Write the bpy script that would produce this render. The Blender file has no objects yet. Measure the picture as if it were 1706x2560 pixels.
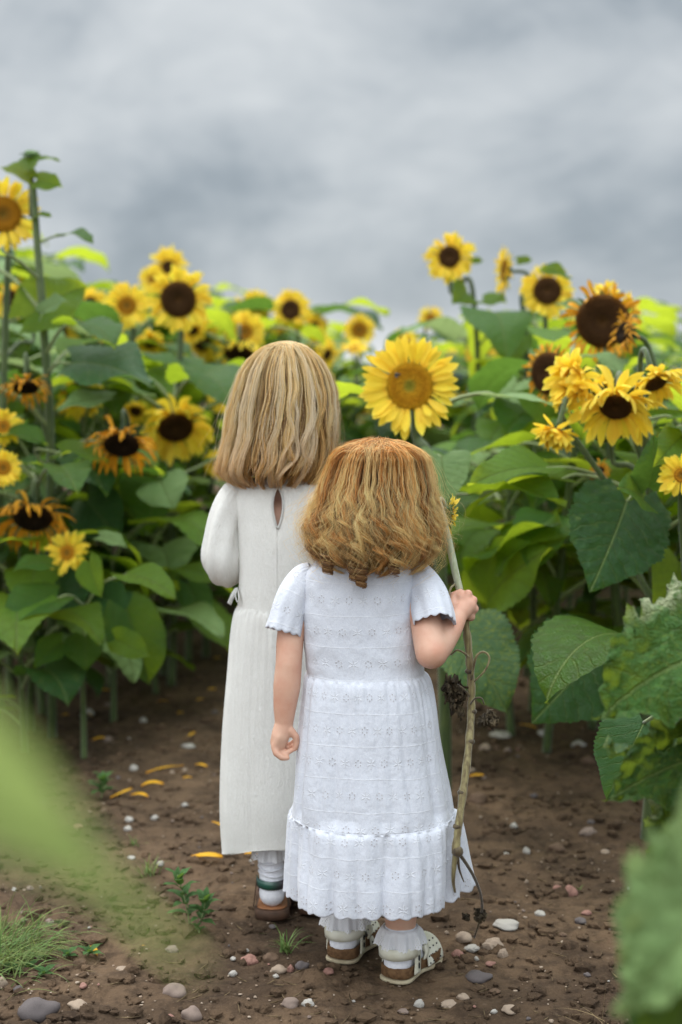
import bpy, math, random
import numpy as np
from mathutils import Vector, Matrix, noise, Quaternion
R = math.radians
sc = bpy.context.scene
COL = sc.collection
# ---------------------------------------------------------------- camera, sky, sun, exposure
PITCH = 4.82; EYE = 1.05; FOC = 2560/36*50
cd = bpy.data.cameras.new('camera'); cam = bpy.data.objects.new('camera', cd); COL.objects.link(cam)
cam.location = (0, 0, EYE); cam.rotation_euler = (R(90-PITCH), 0, 0)
cd.sensor_fit = 'VERTICAL'; cd.sensor_height = 36; cd.sensor_width = 24; cd.lens = 50
cd.clip_start = 0.05; cd.clip_end = 3000
cd.dof.use_dof = True; cd.dof.focus_distance = 2.45; cd.dof.aperture_fstop = 2.6
sc.camera = cam
sc.view_settings.view_transform = 'Standard'; sc.view_settings.look = 'None'
sc.view_settings.exposure = 0.0; sc.view_settings.gamma = 1.0
sc.cycles.max_bounces = 8; sc.cycles.transmission_bounces = 4; sc.cycles.diffuse_bounces = 4
sc.cycles.use_denoising = True

class V:
    """a node socket with arithmetic"""
    def __init__(s, nt, k): s.nt = nt; s.k = k
    def m(s, op, *a):
        n = s.nt.nodes.new('ShaderNodeMath'); n.operation = op
        for i, x in enumerate((s,)+a):
            if isinstance(x, V): s.nt.links.new(x.k, n.inputs[i])
            else: n.inputs[i].default_value = x
        return V(s.nt, n.outputs[0])
    def __add__(s, o): return s.m('ADD', o)
    def __sub__(s, o): return s.m('SUBTRACT', o)
    def __mul__(s, o): return s.m('MULTIPLY', o)
    def __truediv__(s, o): return s.m('DIVIDE', o)
    def fract(s): return s.m('FRACT')
    def abs(s): return s.m('ABSOLUTE')
    def sin(s): return s.m('SINE')
    def cos(s): return s.m('COSINE')
    def lt(s, o): return s.m('LESS_THAN', o)
    def gt(s, o): return s.m('GREATER_THAN', o)
    def mn(s, o): return s.m('MINIMUM', o)
    def mx(s, o): return s.m('MAXIMUM', o)
    def step(s, a, b):            # smooth ramp a..b -> 0..1
        n = s.nt.nodes.new('ShaderNodeMapRange'); n.interpolation_type = 'SMOOTHSTEP'
        s.nt.links.new(s.k, n.inputs[0]); n.inputs[1].default_value = a; n.inputs[2].default_value = b
        return V(s.nt, n.outputs[0])

class NT:
    def __init__(s, nt): s.nt = nt; nt.nodes.clear()
    def n(s, typ, **kw):
        n = s.nt.nodes.new(typ)
        for k, v in kw.items(): setattr(n, k, v)
        return n
    def put(s, n, name, v):
        i = n.inputs[name]
        if isinstance(v, V): s.nt.links.new(v.k, i)
        elif hasattr(v, 'is_output'): s.nt.links.new(v, i)
        elif isinstance(v, (tuple, list)) and len(v) == 3 and i.type == 'RGBA': i.default_value = (*v, 1)
        else: i.default_value = v
    def coord(s, kind='Object'): return s.n('ShaderNodeTexCoord').outputs[kind]
    def attr(s, name):
        n = s.n('ShaderNodeAttribute'); n.attribute_name = name; return n.outputs
    def xyz(s, k):
        n = s.n('ShaderNodeSeparateXYZ'); s.nt.links.new(k, n.inputs[0])
        return [V(s.nt, o) for o in n.outputs]
    def noise(s, vec, scale, detail=4, rough=.55, dist=0.0):
        n = s.n('ShaderNodeTexNoise'); s.put(n, 'Vector', vec); s.put(n, 'Scale', scale); s.put(n, 'Detail', detail)
        s.put(n, 'Roughness', rough); s.put(n, 'Distortion', dist); return V(s.nt, n.outputs[0])
    def voro(s, vec, scale, out='Distance', **kw):
        n = s.n('ShaderNodeTexVoronoi', **kw); s.put(n, 'Vector', vec); s.put(n, 'Scale', scale)
        return V(s.nt, n.outputs[out])
    def mapping(s, vec, scale=(1, 1, 1), loc=(0, 0, 0)):
        n = s.n('ShaderNodeMapping'); s.put(n, 'Vector', vec); n.inputs['Scale'].default_value = scale
        n.inputs['Location'].default_value = loc; return n.outputs[0]
    def mix(s, f, a, b, mode='MIX'):
        n = s.n('ShaderNodeMix', data_type='RGBA', blend_type=mode)
        for i, v in ((0, f), (6, a), (7, b)):
            if isinstance(v, V): s.nt.links.new(v.k, n.inputs[i])
            elif hasattr(v, 'is_output'): s.nt.links.new(v, n.inputs[i])
            elif isinstance(v, (tuple, list)): n.inputs[i].default_value = (*v, 1)
            else: n.inputs[i].default_value = v
        return V(s.nt, n.outputs[2])
    def ramp(s, f, stops):
        n = s.n('ShaderNodeValToRGB'); s.put(n, 0, f); e = n.color_ramp.elements
        while len(e) < len(stops): e.new(.5)
        for q, (p, c) in zip(e, stops): q.position = p; q.color = (*c, 1)
        return V(s.nt, n.outputs[0])
    def bump(s, h, strength=.5, dist=.002, normal=None):
        n = s.n('ShaderNodeBump'); s.put(n, 'Height', h); s.put(n, 'Strength', strength); s.put(n, 'Distance', dist)
        if normal is not None: s.put(n, 'Normal', normal)
        return V(s.nt, n.outputs[0])
    def rnd(s): return V(s.nt, s.n('ShaderNodeObjectInfo').outputs['Random'])
    def bsdf(s, color, rough=.6, spec=.5, normal=None, trans=None, tcol=None, alpha=None, sheen=0, sss=0):
        p = s.n('ShaderNodeBsdfPrincipled'); s.put(p, 'Base Color', color); s.put(p, 'Roughness', rough)
        s.put(p, 'Specular IOR Level', spec)
        if normal is not None: s.put(p, 'Normal', normal)
        if sheen: s.put(p, 'Sheen Weight', sheen)
        if sss:
            s.put(p, 'Subsurface Weight', sss); p.inputs['Subsurface Radius'].default_value = (1, .35, .2); s.put(p, 'Subsurface Scale', .006)
        out = p.outputs[0]
        if trans:
            t = s.n('ShaderNodeBsdfTranslucent'); s.put(t, 'Color', tcol if tcol is not None else color)
            mx = s.n('ShaderNodeMixShader'); s.put(mx, 0, trans)
            s.nt.links.new(out, mx.inputs[1]); s.nt.links.new(t.outputs[0], mx.inputs[2]); out = mx.outputs[0]
        if alpha is not None:
            t = s.n('ShaderNodeBsdfTransparent'); mx = s.n('ShaderNodeMixShader'); s.put(mx, 0, alpha)
            s.nt.links.new(t.outputs[0], mx.inputs[1]); s.nt.links.new(out, mx.inputs[2]); out = mx.outputs[0]
        o = s.n('ShaderNodeOutputMaterial'); s.nt.links.new(out, o.inputs[0])

SUN_EL, SUN_AZ = 60, -38      # azimuth measured from +Y clockwise: high, ahead of the camera to the left
w = bpy.data.worlds.new('World'); sc.world = w; w.use_nodes = True
t = NT(w.node_tree)
gen = t.coord('Generated')
X, Y, Z = t.xyz(gen)
sky = t.n('ShaderNodeTexSky', sky_type='NISHITA'); sky.sun_disc = False
sky.sun_elevation = R(SUN_EL); sky.sun_rotation = R(SUN_AZ)
vec = t.mapping(gen, (1.0, 1.0, 2.0), (.43, 0, .21))
big = t.noise(vec, 3.3, 6, .52, .8)
fine = t.noise(vec, 9.0, 6, .55, .4)
cl = big*1.15+fine*0.46-.28
# the cloud deck thins towards the left and darkens towards the right horizon
cl = cl - X*0.34 + (Z-.10)*0.36
ccol = t.ramp(cl, [(.26, (.26, .305, .345)), (.42, (.36, .41, .452)), (.56, (.50, .545, .58)), (.80, (.70, .735, .755))])
low = Z.step(.075, .005)*t.noise(t.mapping(gen, (3, 3, 12)), 2.2, 3, .5).step(.34, .52)
ccol = t.mix(low*.9, ccol, (.95, .98, 1.0))
gain = Z.step(.38, .95)*3.6 + (Y*-1.0).step(-.1, .8)*1.55*Z.step(-.05, .15) + 1.0  # sky brightness added overhead and behind the camera to lift the figures
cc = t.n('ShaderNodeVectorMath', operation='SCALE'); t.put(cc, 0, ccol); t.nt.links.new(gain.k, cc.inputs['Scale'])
b1 = t.n('ShaderNodeBackground'); t.nt.links.new(sky.outputs[0], b1.inputs[0]); b1.inputs[1].default_value = .1
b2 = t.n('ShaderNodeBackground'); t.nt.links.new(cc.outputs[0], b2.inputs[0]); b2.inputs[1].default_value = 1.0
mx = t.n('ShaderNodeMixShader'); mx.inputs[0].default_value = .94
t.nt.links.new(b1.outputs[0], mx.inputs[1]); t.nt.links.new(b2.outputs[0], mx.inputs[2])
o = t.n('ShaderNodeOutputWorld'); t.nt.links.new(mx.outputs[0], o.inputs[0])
sd = bpy.data.lights.new('sun', 'SUN'); sd.energy = 1.5; sd.angle = R(12); sd.color = (1, .96, .9)
so = bpy.data.objects.new('sun', sd); COL.objects.link(so)
sdir = Vector((math.sin(R(SUN_AZ))*math.cos(R(SUN_EL)), math.cos(R(SUN_AZ))*math.cos(R(SUN_EL)), math.sin(R(SUN_EL))))
so.rotation_euler = sdir.to_track_quat('Z', 'Y').to_euler(); so.location = sdir*20

# ---------------------------------------------------------------- helpers
KX = 1706/1568
cp, sp = math.cos(R(PITCH)), math.sin(R(PITCH))
def at(dx, dy, depth):
    """world point seen at picture position dx,dy (1568x2353 units) at world depth Y"""
    a = (dx*KX-853)/FOC; b = (1280-dy*KX)/FOC
    ray = Vector((a, cp+b*sp, -sp+b*cp))
    return Vector((0, 0, EYE))+ray*(depth/ray.y)
def proj(p):
    v = Vector(p)-Vector((0, 0, EYE)); f = v.y*cp-v.z*sp; u = v.y*sp+v.z*cp
    if f < .05: return (9e9, 9e9)
    return ((v.x/f*FOC+853)/KX, (1280-u/f*FOC)/KX)
def px(depth): return KX/FOC*depth      # metres per picture unit at a depth
def gz(x, y):
    z = .014*noise.noise((x*1.7, y*1.7, 3.1))+.012*noise.noise((x*5, y*5, 7.7))
    if -1.9 < x < 2.0 and 1.7 < y < 6:
        z += .0075*noise.noise((x*17, y*17, 1))+.0045*noise.noise((x*43, y*43, 5))+.014*max(0, noise.noise((x*29, y*29, 9.5))-.20)
    return z
def gp(dx, dy):
    a = (dx*KX-853)/FOC; b = (1280-dy*KX)/FOC
    ray = Vector((a, cp+b*sp, -sp+b*cp)); p = Vector((0, 0, EYE))+ray*(EYE/-ray.z)
    return Vector((p.x, p.y, gz(p.x, p.y)))

def link(o, parent=None, loc=None):
    COL.objects.link(o)
    if parent is not None: o.parent = parent
    if loc is not None: o.location = loc
    return o
def meshobj(name, verts, faces, mats, parent=None, smooth=True, uv=None, col=None, midx=None, loc=None):
    """uv / col: one entry per vertex"""
    me = bpy.data.meshes.new(name)
    va = np.asarray(verts, dtype=np.float32).reshape(-1, 3)
    me.from_pydata([tuple(map(float, v)) for v in va] if len(va) < 3000 else va.tolist(), [], [tuple(f) for f in faces] if not isinstance(faces, np.ndarray) else faces.tolist())
    for m in (mats if isinstance(mats, (list, tuple)) else [mats]): me.materials.append(m)
    n = len(me.loops)
    li = np.empty(n, dtype=np.int32); me.loops.foreach_get('vertex_index', li)
    if uv is not None:
        l = me.uv_layers.new(name='UVMap'); l.data.foreach_set('uv', np.asarray(uv, dtype=np.float32)[li].ravel())
    if col is not None:
        c = np.asarray(col, dtype=np.float32)
        if c.shape[1] == 3: c = np.hstack([c, np.ones((len(c), 1), np.float32)])
        a = me.color_attributes.new('tint', 'FLOAT_COLOR', 'POINT'); a.data.foreach_set('color', c.ravel())
    if smooth: me.polygons.foreach_set('use_smooth', [True]*len(me.polygons))
    if midx is not None: me.polygons.foreach_set('material_index', midx)
    me.update()
    o = bpy.data.objects.new(name, me)
    return link(o, parent, loc)
def tag(o, label, cat, group=None, kind=None):
    o['label'] = label; o['category'] = cat
    if group: o['group'] = group
    if kind: o['kind'] = kind
    return o
def empty(name, loc, label, cat, group=None):
    o = bpy.data.objects.new(name, None); link(o, None, loc); o.empty_display_size = .05
    return tag(o, label, cat, group)

class MB:
    def __init__(s): s.v = []; s.f = []; s.uv = []; s.c = []; s.mi = []; s.n = 0
    def add(s, v, f, uv=None, c=None, mi=0):
        v = np.asarray(v, float).reshape(-1, 3); k = s.n
        s.v.append(v); s.f += [tuple(i+k for i in q) for q in f]; s.n += len(v)
        s.uv.append(np.zeros((len(v), 2)) if uv is None else np.asarray(uv, float))
        s.c.append(np.ones((len(v), 3)) if c is None else np.broadcast_to(np.asarray(c, float), (len(v), 3)))
        s.mi += [mi]*len(f); return s
    def build(s, name, mats, parent=None, smooth=True, loc=None):
        return meshobj(name, np.vstack(s.v), s.f, mats, parent, smooth, np.vstack(s.uv), np.vstack(s.c), s.mi, loc)

def catmull(pts, n):
    P = [np.array(p, float) for p in pts]
    P = [2*P[0]-P[1]]+P+[2*P[-1]-P[-2]]
    out = []; segs = len(P)-3
    for i in range(n):
        u = i/(n-1)*segs; k = min(int(u), segs-1); t = u-k
        a, b, c, d = P[k:k+4]
        out.append(.5*((2*b)+(-a+c)*t+(2*a-5*b+4*c-d)*t*t+(-a+3*b-3*c+d)*t**3))
    return np.array(out)
def tube(pts, rad, sides=8, cap=True, squash=None):
    """tube along pts; rad scalar or per point"""
    P = np.asarray(pts, float); n = len(P); rad = np.broadcast_to(np.asarray(rad, float), (n,))
    T = np.gradient(P, axis=0); T /= np.linalg.norm(T, axis=1)[:, None]+1e-12
    up = np.array([0, 0, 1.]) if abs(T[0][2]) < .9 else np.array([1., 0, 0])
    N = np.cross(T[0], up); N /= np.linalg.norm(N); V_ = []
    ang = np.arange(sides)/sides*2*np.pi; uv = []
    for i in range(n):
        N = N-T[i]*np.dot(N, T[i]); N /= np.linalg.norm(N)+1e-12; B = np.cross(T[i], N)
        V_.append(P[i]+rad[i]*(np.cos(ang)[:, None]*N+np.sin(ang)[:, None]*B))
        uv += [(a/6.283, i/(n-1)) for a in ang]
    v = np.vstack(V_); f = []
    for i in range(n-1):
        for j in range(sides):
            a = i*sides+j; b = i*sides+(j+1) % sides; f.append((a, b, b+sides, a+sides))
    if cap: f += [tuple(range(sides))[::-1], tuple(range((n-1)*sides, n*sides))]
    return v, f, uv
rng = np.random.default_rng(7)

# ---------------------------------------------------------------- materials
MATS = {}
def mat(name):
    m = bpy.data.materials.new(name); m.use_nodes = True; MATS[name] = m
    return m, NT(m.node_tree)

def leaf_mat(name, dark, light, trans, tcol, rough=.42, quilt=1.0, edge=None, blotch=None, dull=0):
    m, t = mat(name)
    u, v, _ = t.xyz(t.coord('UV')); oc = t.coord('Object')
    au = (u-.5).abs()
    rib = au.step(.016, .004)
    k = (v-au*0.85)*7.5+(t.noise(oc, 9, 2)-.5)*.9
    d = (k.fract()-.5).abs()
    side = d.step(.42, .497)*au.step(.0, .02)
    vein = rib.mx(side*.55)
    n1 = t.noise(oc, 14, 4); n2 = t.noise(oc, 60, 3)
    c = t.mix(n1.step(.3, .7), dark, light)
    c = t.mix(t.rnd()*.55, c, tuple(x*1.5+.01 for x in light))
    c = t.mix(t.noise(oc, 48, 5, .65).step(.66, .74)*.65, c, (.13, .10, .025))
    c = t.mix(t.noise(oc, 7, 3).step(.60, .72)*au.step(.05, .3)*.35, c, (.16, .20, .03))
    if blotch: c = t.mix(t.noise(oc, 34, 5, .7).step(.53, .62)*blotch[1], c, blotch[0])
    if edge: c = t.mix(au.step(.27, .43)*t.noise(oc, 22, 4).step(.3, .6)*edge[1], c, edge[0])
    c = t.mix(vein*.5, c, (.22, .29, .09))
    vo = t.voro(oc, 75)
    h = vein*-1.0+n2*.35+vo*.5*quilt+n1*.4
    bp = t.bump(h, .9, .0048*quilt)
    t.bsdf(c, t.noise(oc, 20, 3)*.3+rough-.14, .30, bp, trans, t.mix(vein*.5, t.mix(n1.step(.3, .7), tcol, tuple(x*.75 for x in tcol)), tuple(x*.35 for x in tcol)))
    return m
M_LEAF = [leaf_mat('leaf_green', (.010, .044, .006), (.034, .108, .011), .42, (.46, .62, .03)),
          leaf_mat('leaf_fresh', (.045, .12, .012), (.10, .21, .022), .55, (.60, .72, .04)),
          leaf_mat('leaf_deep_green', (.006, .032, .009), (.020, .074, .016), .30, (.22, .42, .05), .38)]
M_LEAF_PALE = leaf_mat('leaf_pale', (.09, .18, .055), (.21, .32, .12), .38, (.42, .55, .2), .5)
M_LEAF_DYING = leaf_mat('leaf_dying', (.014, .055, .018), (.04, .12, .02), .30, (.34, .46, .03), .5, 1.5, ((.46, .50, .30), .95), ((.30, .31, .02), .25))
M_LEAF_SPECK = leaf_mat('leaf_speckled', (.03, .085, .035), (.05, .12, .04), .3, (.3, .45, .05), .45, 1, None, ((.26, .30, .03), .8))
M_LEAF_NEAR = leaf_mat('leaf_near', (.24, .36, .10), (.36, .48, .17), .5, (.62, .78, .2), .5)

def stem_mat(name, a, b):
    m, t = mat(name); oc = t.coord('Object'); st = t.noise(t.mapping(oc, (60, 60, 6)), 3, 5)
    t.bsdf(t.mix(st.step(.3, .7), a, b), .55, .35, t.bump(t.noise(t.mapping(oc, (120, 120, 30)), 3, 4), .6, .002), sheen=.3)
    return m
M_STEM = stem_mat('stem_green', (.032, .060, .014), (.085, .12, .03))
M_PETIOLE = stem_mat('petiole_green', (.16, .21, .07), (.25, .30, .12))
M_STEM_DRY = stem_mat('stem_dry', (.11, .075, .03), (.27, .23, .10))
M_STEM_FUR = stem_mat('stem_fur', (.30, .34, .19), (.50, .52, .38))
M_STEM_DEAD = stem_mat('stem_dead', (.045, .03, .015), (.10, .07, .03))
def petal_mat(name, a, b, tip, trans=.4):
    m, t = mat(name); u, v, _ = t.xyz(t.coord('UV')); tn = V(t.nt, t.attr('tint')['Color'])
    lines = t.noise(t.mapping(t.coord('UV'), (14, 1.2, 1)), 3, 3)
    c = t.mix(lines.step(.3, .7), a, b); c = t.mix(v.step(.75, 1.0)*.6, c, tip)
    c = t.mix(v.step(.30, .0)*.4, c, tuple(x*y for x, y in zip(a, (.95, .62, .4))))
    c = t.mix(1.0, c, tn, 'MULTIPLY')
    t.bsdf(c, .55, .3, t.bump(lines, .5, .0015), trans, c, sheen=.1)
    return m
M_PETAL = petal_mat('petal_yellow', (1.0, .70, .035), (1.0, .82, .085), (1.0, .84, .11), .42)
M_PETAL_OLD = petal_mat('petal_orange', (.72, .30, .012), (.88, .46, .02), (.55, .22, .012), .3)
def disc_mat(name, stops, sc_=1.0):
    m, t = mat(name); u, v, _ = t.xyz(t.coord('UV')); oc = t.coord('Object')
    n = t.noise(oc, 160, 3); c = t.ramp(u+(n-.5)*.16, stops)
    vo = t.voro(oc, 330)
    c = t.mix(vo.step(.2, .7)*.55, c, tuple(x*.35 for x in stops[len(stops)//2][1]))
    t.bsdf(c, .85, .15, t.bump(vo*-1.0+n*.5, 1.0, .004)); return m
M_DISC_GOLD = disc_mat('disc_gold', [(0, (.30, .33, .03)), (.2, (.36, .30, .03)), (.32, (.60, .30, .012)), (.7, (.62, .27, .01)), (1, (.85, .48, .02))])
M_DISC_ORANGE = disc_mat('disc_orange', [(0, (.20, .15, .025)), (.35, (.30, .13, .012)), (.6, (.60, .26, .015)), (1, (.50, .22, .012))])
M_DISC_BROWN = disc_mat('disc_brown', [(0, (.16, .075, .02)), (.3, (.07, .032, .011)), (.8, (.095, .042, .013)), (1, (.22, .09, .012))])
M_DISC_DARK = disc_mat('disc_dark', [(0, (.05, .03, .014)), (.5, (.028, .016, .008)), (1, (.06, .032, .011))])
def plain(name, c, rough=.6, spec=.5, bump=None, c2=None, nsc=40, trans=None, tint=False, sheen=0, sss=0):
    m, t = mat(name); oc = t.coord('Object'); n = t.noise(oc, nsc, 5)
    cc = t.mix(n.step(.3, .7), c, c2 or tuple(x*.8 for x in c))
    if tint: cc = t.mix(1.0, cc, V(t.nt, t.attr('tint')['Color']), 'MULTIPLY')
    t.bsdf(cc, rough, spec, t.bump(t.noise(oc, bump[0], 6), bump[1], bump[2]) if bump else None, trans, sheen=sheen, sss=sss)
    return m
M_BRACT = plain('bract_green', (.06, .13, .03), .6, .3, (80, .6, .002), (.11, .19, .05), 60, .2)
M_BRACT_DARK = plain('bract_dark', (.025, .05, .022), .6, .3, (80, .6, .002), (.05, .085, .035), 60, .1)
# ---------------------------------------------------------------- ground
def axis(lo, hi, step, far_lo, far_hi, grow=1.22):
    a = list(np.arange(lo, hi, step)); s = step; q = a[-1]
    while q < far_hi: s *= grow; q += s; a.append(q)
    s = step; q = a[0]
    while q > far_lo: s *= grow; q -= s; a.insert(0, q)
    return np.array(a)
gxs = axis(-1.25, 1.35, .0115, -900, 900); gys = axis(2.1, 4.9, .0115, -60, 1600)
nx, ny = len(gxs), len(gys)
GV = np.empty((ny, nx, 3))
for j, y in enumerate(gys):
    for i, x in enumerate(gxs):
        z = gz(x, y) if -12 < x < 12 and y < 25 else 0
        GV[j, i] = (x, y, z-.002)
ii = np.arange(nx*ny).reshape(ny, nx)
GF = np.stack([ii[:-1, :-1], ii[:-1, 1:], ii[1:, 1:], ii[1:, :-1]], -1).reshape(-1, 4)
m, t = mat('soil'); oc = t.coord('Object')
n1 = t.noise(oc, 3.2, 6, .6); n2 = t.noise(oc, 26, 6, .65); n3 = t.noise(oc, 150, 5, .7)
c = t.mix(n1.step(.35, .65), (.068, .043, .026), (.150, .096, .057))
c = t.mix(n2.step(.42, .68)*.6, c, (.022, .013, .008))
c = t.mix(n3.step(.55, .72)*.5, c, (.19, .125, .078))
vo = t.voro(oc, 62)
c = t.mix(vo.step(.34, .16)*t.noise(oc, 9, 2).step(.5, .62)*.4, c, (.17, .12, .082))
t.bsdf(c, .92, .2, t.bump(n2*1.0+n3*.7+vo*-.4, 1.0, .009))
M_SOIL = m
tag(meshobj('ground', GV.reshape(-1, 3), GF, M_SOIL), 'brown crumbly soil path between the sunflower rows', 'ground', kind='structure')

# ---------------------------------------------------------------- leaves
def blade(seed, nL=22, nW=6, W=.40, lobe=.17, fold=.25, a0=.35, bend=1.2, wave=.03, quilt=.012, serr=.022, crinkle=0.0):
    r = random.Random(seed); ph = r.uniform(0, 6); ph2 = r.uniform(0, 6); side = r.uniform(-.25, .25)
    ts = np.linspace(0, 1, nL+1); ys = np.linspace(-lobe-.05, 1, 60)
    ang = a0-bend*np.clip(ys, 0, 1)**1.15
    my = np.zeros(60); mz = np.zeros(60); k0 = np.argmin(abs(ys))
    for i in range(1, 60):
        d = ys[i]-ys[i-1]; my[i] = my[i-1]+math.cos(ang[i])*d; mz[i] = mz[i-1]+math.sin(ang[i])*d
    my -= np.interp(0, ys, my); mz -= np.interp(0, ys, mz)
    v = []; uv = []
    for i, tt in enumerate(ts):
        w_ = W*math.sin(math.pi*(.14+.86*tt)**.75)*(1-.38*math.exp(-tt*15))
        w_ *= 1+.07*noise.noise((tt*6, seed*1.7, 3))
        w_ *= 1+serr*(1 if i % 2 else -1)*(1 if 0 < i < nL else 0)+.04*math.sin(tt*9+ph)
        for j in range(2*nW+1):
            s = j/nW-1; a = abs(s); sg = 1 if s > 0 else -1
            x = s*w_*(1+side*.25*sg); y = tt-lobe*a**1.3*(1-tt)**5-.10*a*a*(1-tt)*tt*-1
            fo = fold*(1-.4*tt)*(1+.5*math.sin(ph+sg))
            z = a*w_*math.sin(fo)*.9-a*a*w_*.25*fo
            z += wave*a*a*math.sin(tt*11+ph+sg*1.3)+wave*.6*a*math.sin(tt*5+ph2*sg)
            kk = (tt-a*w_*.85)*7.5; fr = abs(kk-math.floor(kk)-.5)
            z += quilt*(.5-fr)*min(1, a*4)*(1-a*.5)
            if crinkle:
                z += crinkle*(noise.noise((x*9+seed, y*9, 2))+.6*noise.noise((x*22, y*22+seed, 5)))*min(1, a*3)
                z += crinkle*.42*math.sin(tt*52+ph+3*noise.noise((x*4, tt*3, seed)))*a**1.5
                x *= 1+crinkle*1.2*math.sin(tt*38+ph)*a*a
            # drooping side halves
            A = np.interp(y, ys, ang); Y_ = np.interp(y, ys, my); Z_ = np.interp(y, ys, mz)
            xx = x*(1-.12*a*fold)
            v.append((xx, Y_-math.sin(A)*z, Z_+math.cos(A)*z)); uv.append((s*w_+.5, y))
    f = []
    q = 2*nW+1
    for i in range(nL):
        for j in range(2*nW):
            a = i*q+j; f.append((a, a+1, a+q+1, a+q))
    return np.array(v), f, np.array(uv)
def chord_norm(v, tip):
    T = v[tip]; L = math.hypot(T[1], T[2]); c, s = T[1]/L, T[2]/L
    out = v.copy(); out[:, 1] = (v[:, 1]*c+v[:, 2]*s)/L; out[:, 2] = (-v[:, 1]*s+v[:, 2]*c)/L; out[:, 0] = v[:, 0]/L
    return out
HERO = {}
def hero_blade(kind, matl):
    key = (kind, matl.name)
    if key not in HERO:
        P = {'flat': dict(bend=.5, a0=.2, fold=.28, wave=.04), 'droop': dict(bend=1.3, a0=.6, fold=.3), 'cup': dict(bend=.7, a0=.2, fold=.6, wave=.04),
             'wavy': dict(bend=.6, a0=.2, fold=.25, wave=.06), 'arch': dict(bend=1.9, a0=.9, fold=.35, wave=.04), 'narrow': dict(W=.27, bend=.8, fold=.35, a0=.3),
             'crinkle': dict(bend=1.5, a0=.6, fold=.45, wave=.06, crinkle=.085, W=.46, nL=64, nW=18), 'broad': dict(W=.46, bend=.9, a0=.4, fold=.32, wave=.045, lobe=.2, quilt=.02, crinkle=.008),
             'quilt': dict(W=.46, bend=.55, a0=.25, fold=.2, wave=.022, lobe=.2, quilt=.034, crinkle=.022)}[kind]
        P = dict(dict(nL=48, nW=10, serr=.03), **P); v, f, uv = blade(len(HERO)*13+5, **P)
        tip = P['nL']*(2*P['nW']+1)+P['nW']
        o = meshobj('leaf', chord_norm(v, tip), f, matl, uv=uv); HERO[key] = o.data; bpy.data.objects.remove(o)
    return HERO[key]
GEN = []
for i in range(14):
    r = random.Random(i+40); v, f, uv = blade(i+70, 26, 5, quilt=.02, serr=.035, W=r.uniform(.34, .44), fold=r.uniform(.1, .5), a0=.25, bend=r.uniform(.9, 1.9), wave=r.uniform(.02, .05))
    pl = r.uniform(.45, .75); up = r.uniform(.6, 1.0)
    pp = catmull([(0, 0, 0), (0, pl*.4, pl*.42*up), (0, pl*.8, pl*.62*up), (0, pl, pl*.60*up)], 8)
    mb = MB(); mb.add(v+pp[-1], f, uv, mi=0)
    tv, tf, tu = tube(pp, np.linspace(.024, .014, 8), 5, False); mb.add(tv, tf, tu, mi=1)
    for k, mm in enumerate((M_LEAF[0], M_LEAF[1], M_LEAF[2], M_LEAF_PALE)):  # pale kind mixed in, its colour standing for sky sheen on leaves
        o = mb.build('leaf', [mm, M_PETIOLE]); GEN.append((k, o.data)); bpy.data.objects.remove(o)
GENK = {k: [d for q, d in GEN if q == k] for k in (0, 1, 2, 3)}

def frame(Y, N):
    Y = Vector(Y).normalized(); N = Vector(N); N = (N-Y*N.dot(Y)).normalized(); Xv = Y.cross(N)
    return Matrix((Xv, Y, N)).transposed()
def place(o, parent, loc, rot3, scale=(1, 1, 1)):
    """loc in world; parents are unrotated empties"""
    base = Vector(parent.location) if parent is not None else Vector()
    o.matrix_parent_inverse = Matrix()
    o.location = Vector(loc)-base
    o.rotation_euler = rot3.to_euler(); o.scale = scale
def hero_leaf(parent, B, T, N, kind='flat', matl=None, wf=1.0, pet=None, label=None):
    o = bpy.data.objects.new('leaf', hero_blade(kind, matl or M_LEAF[0])); link(o, parent)
    B = Vector(B); T = Vector(T); L = (T-B).length
    place(o, parent, B, frame(T-B, N), (L*wf, L, L))
    if label: o['label'] = label
    if pet is not None:
        P = [Vector(q)-Vector(parent.location) for q in pet]+[B-Vector(parent.location)]
        v, f, uv = tube(catmull(P, 14), np.linspace(.0045, .003, 14)*(1 if L > .1 else .6), 6)
        meshobj('petiole', v, f, M_PETIOLE, parent, uv=uv)
    return o

# ---------------------------------------------------------------- flower heads
STY = {  # n, elevation, droop, irregular, petal width, petal material, disc material, bracts
    'fresh': (30, .22, .10, .12, .30, M_PETAL, M_DISC_GOLD, M_BRACT), 'open': (30, .12, .25, .2, .32, M_PETAL, M_DISC_ORANGE, M_BRACT),
    'mature': (38, .0, .8, .5, .30, M_PETAL, M_DISC_BROWN, M_BRACT), 'nod': (34, -.05, 2.2, .5, .27, M_PETAL, M_DISC_BROWN, M_BRACT_DARK),
    'wither': (36, .0, 3.0, .75, .15, M_PETAL_OLD, M_DISC_DARK, M_BRACT_DARK), 'seed': (26, .15, .8, .7, .26, M_PETAL_OLD, M_DISC_BROWN, M_BRACT),
    'small': (20, .2, .12, .35, .36, M_PETAL, M_DISC_ORANGE, M_BRACT), 'shaggy': (58, .7, .9, .8, .30, M_PETAL, M_DISC_BROWN, M_BRACT_DARK)}
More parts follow.
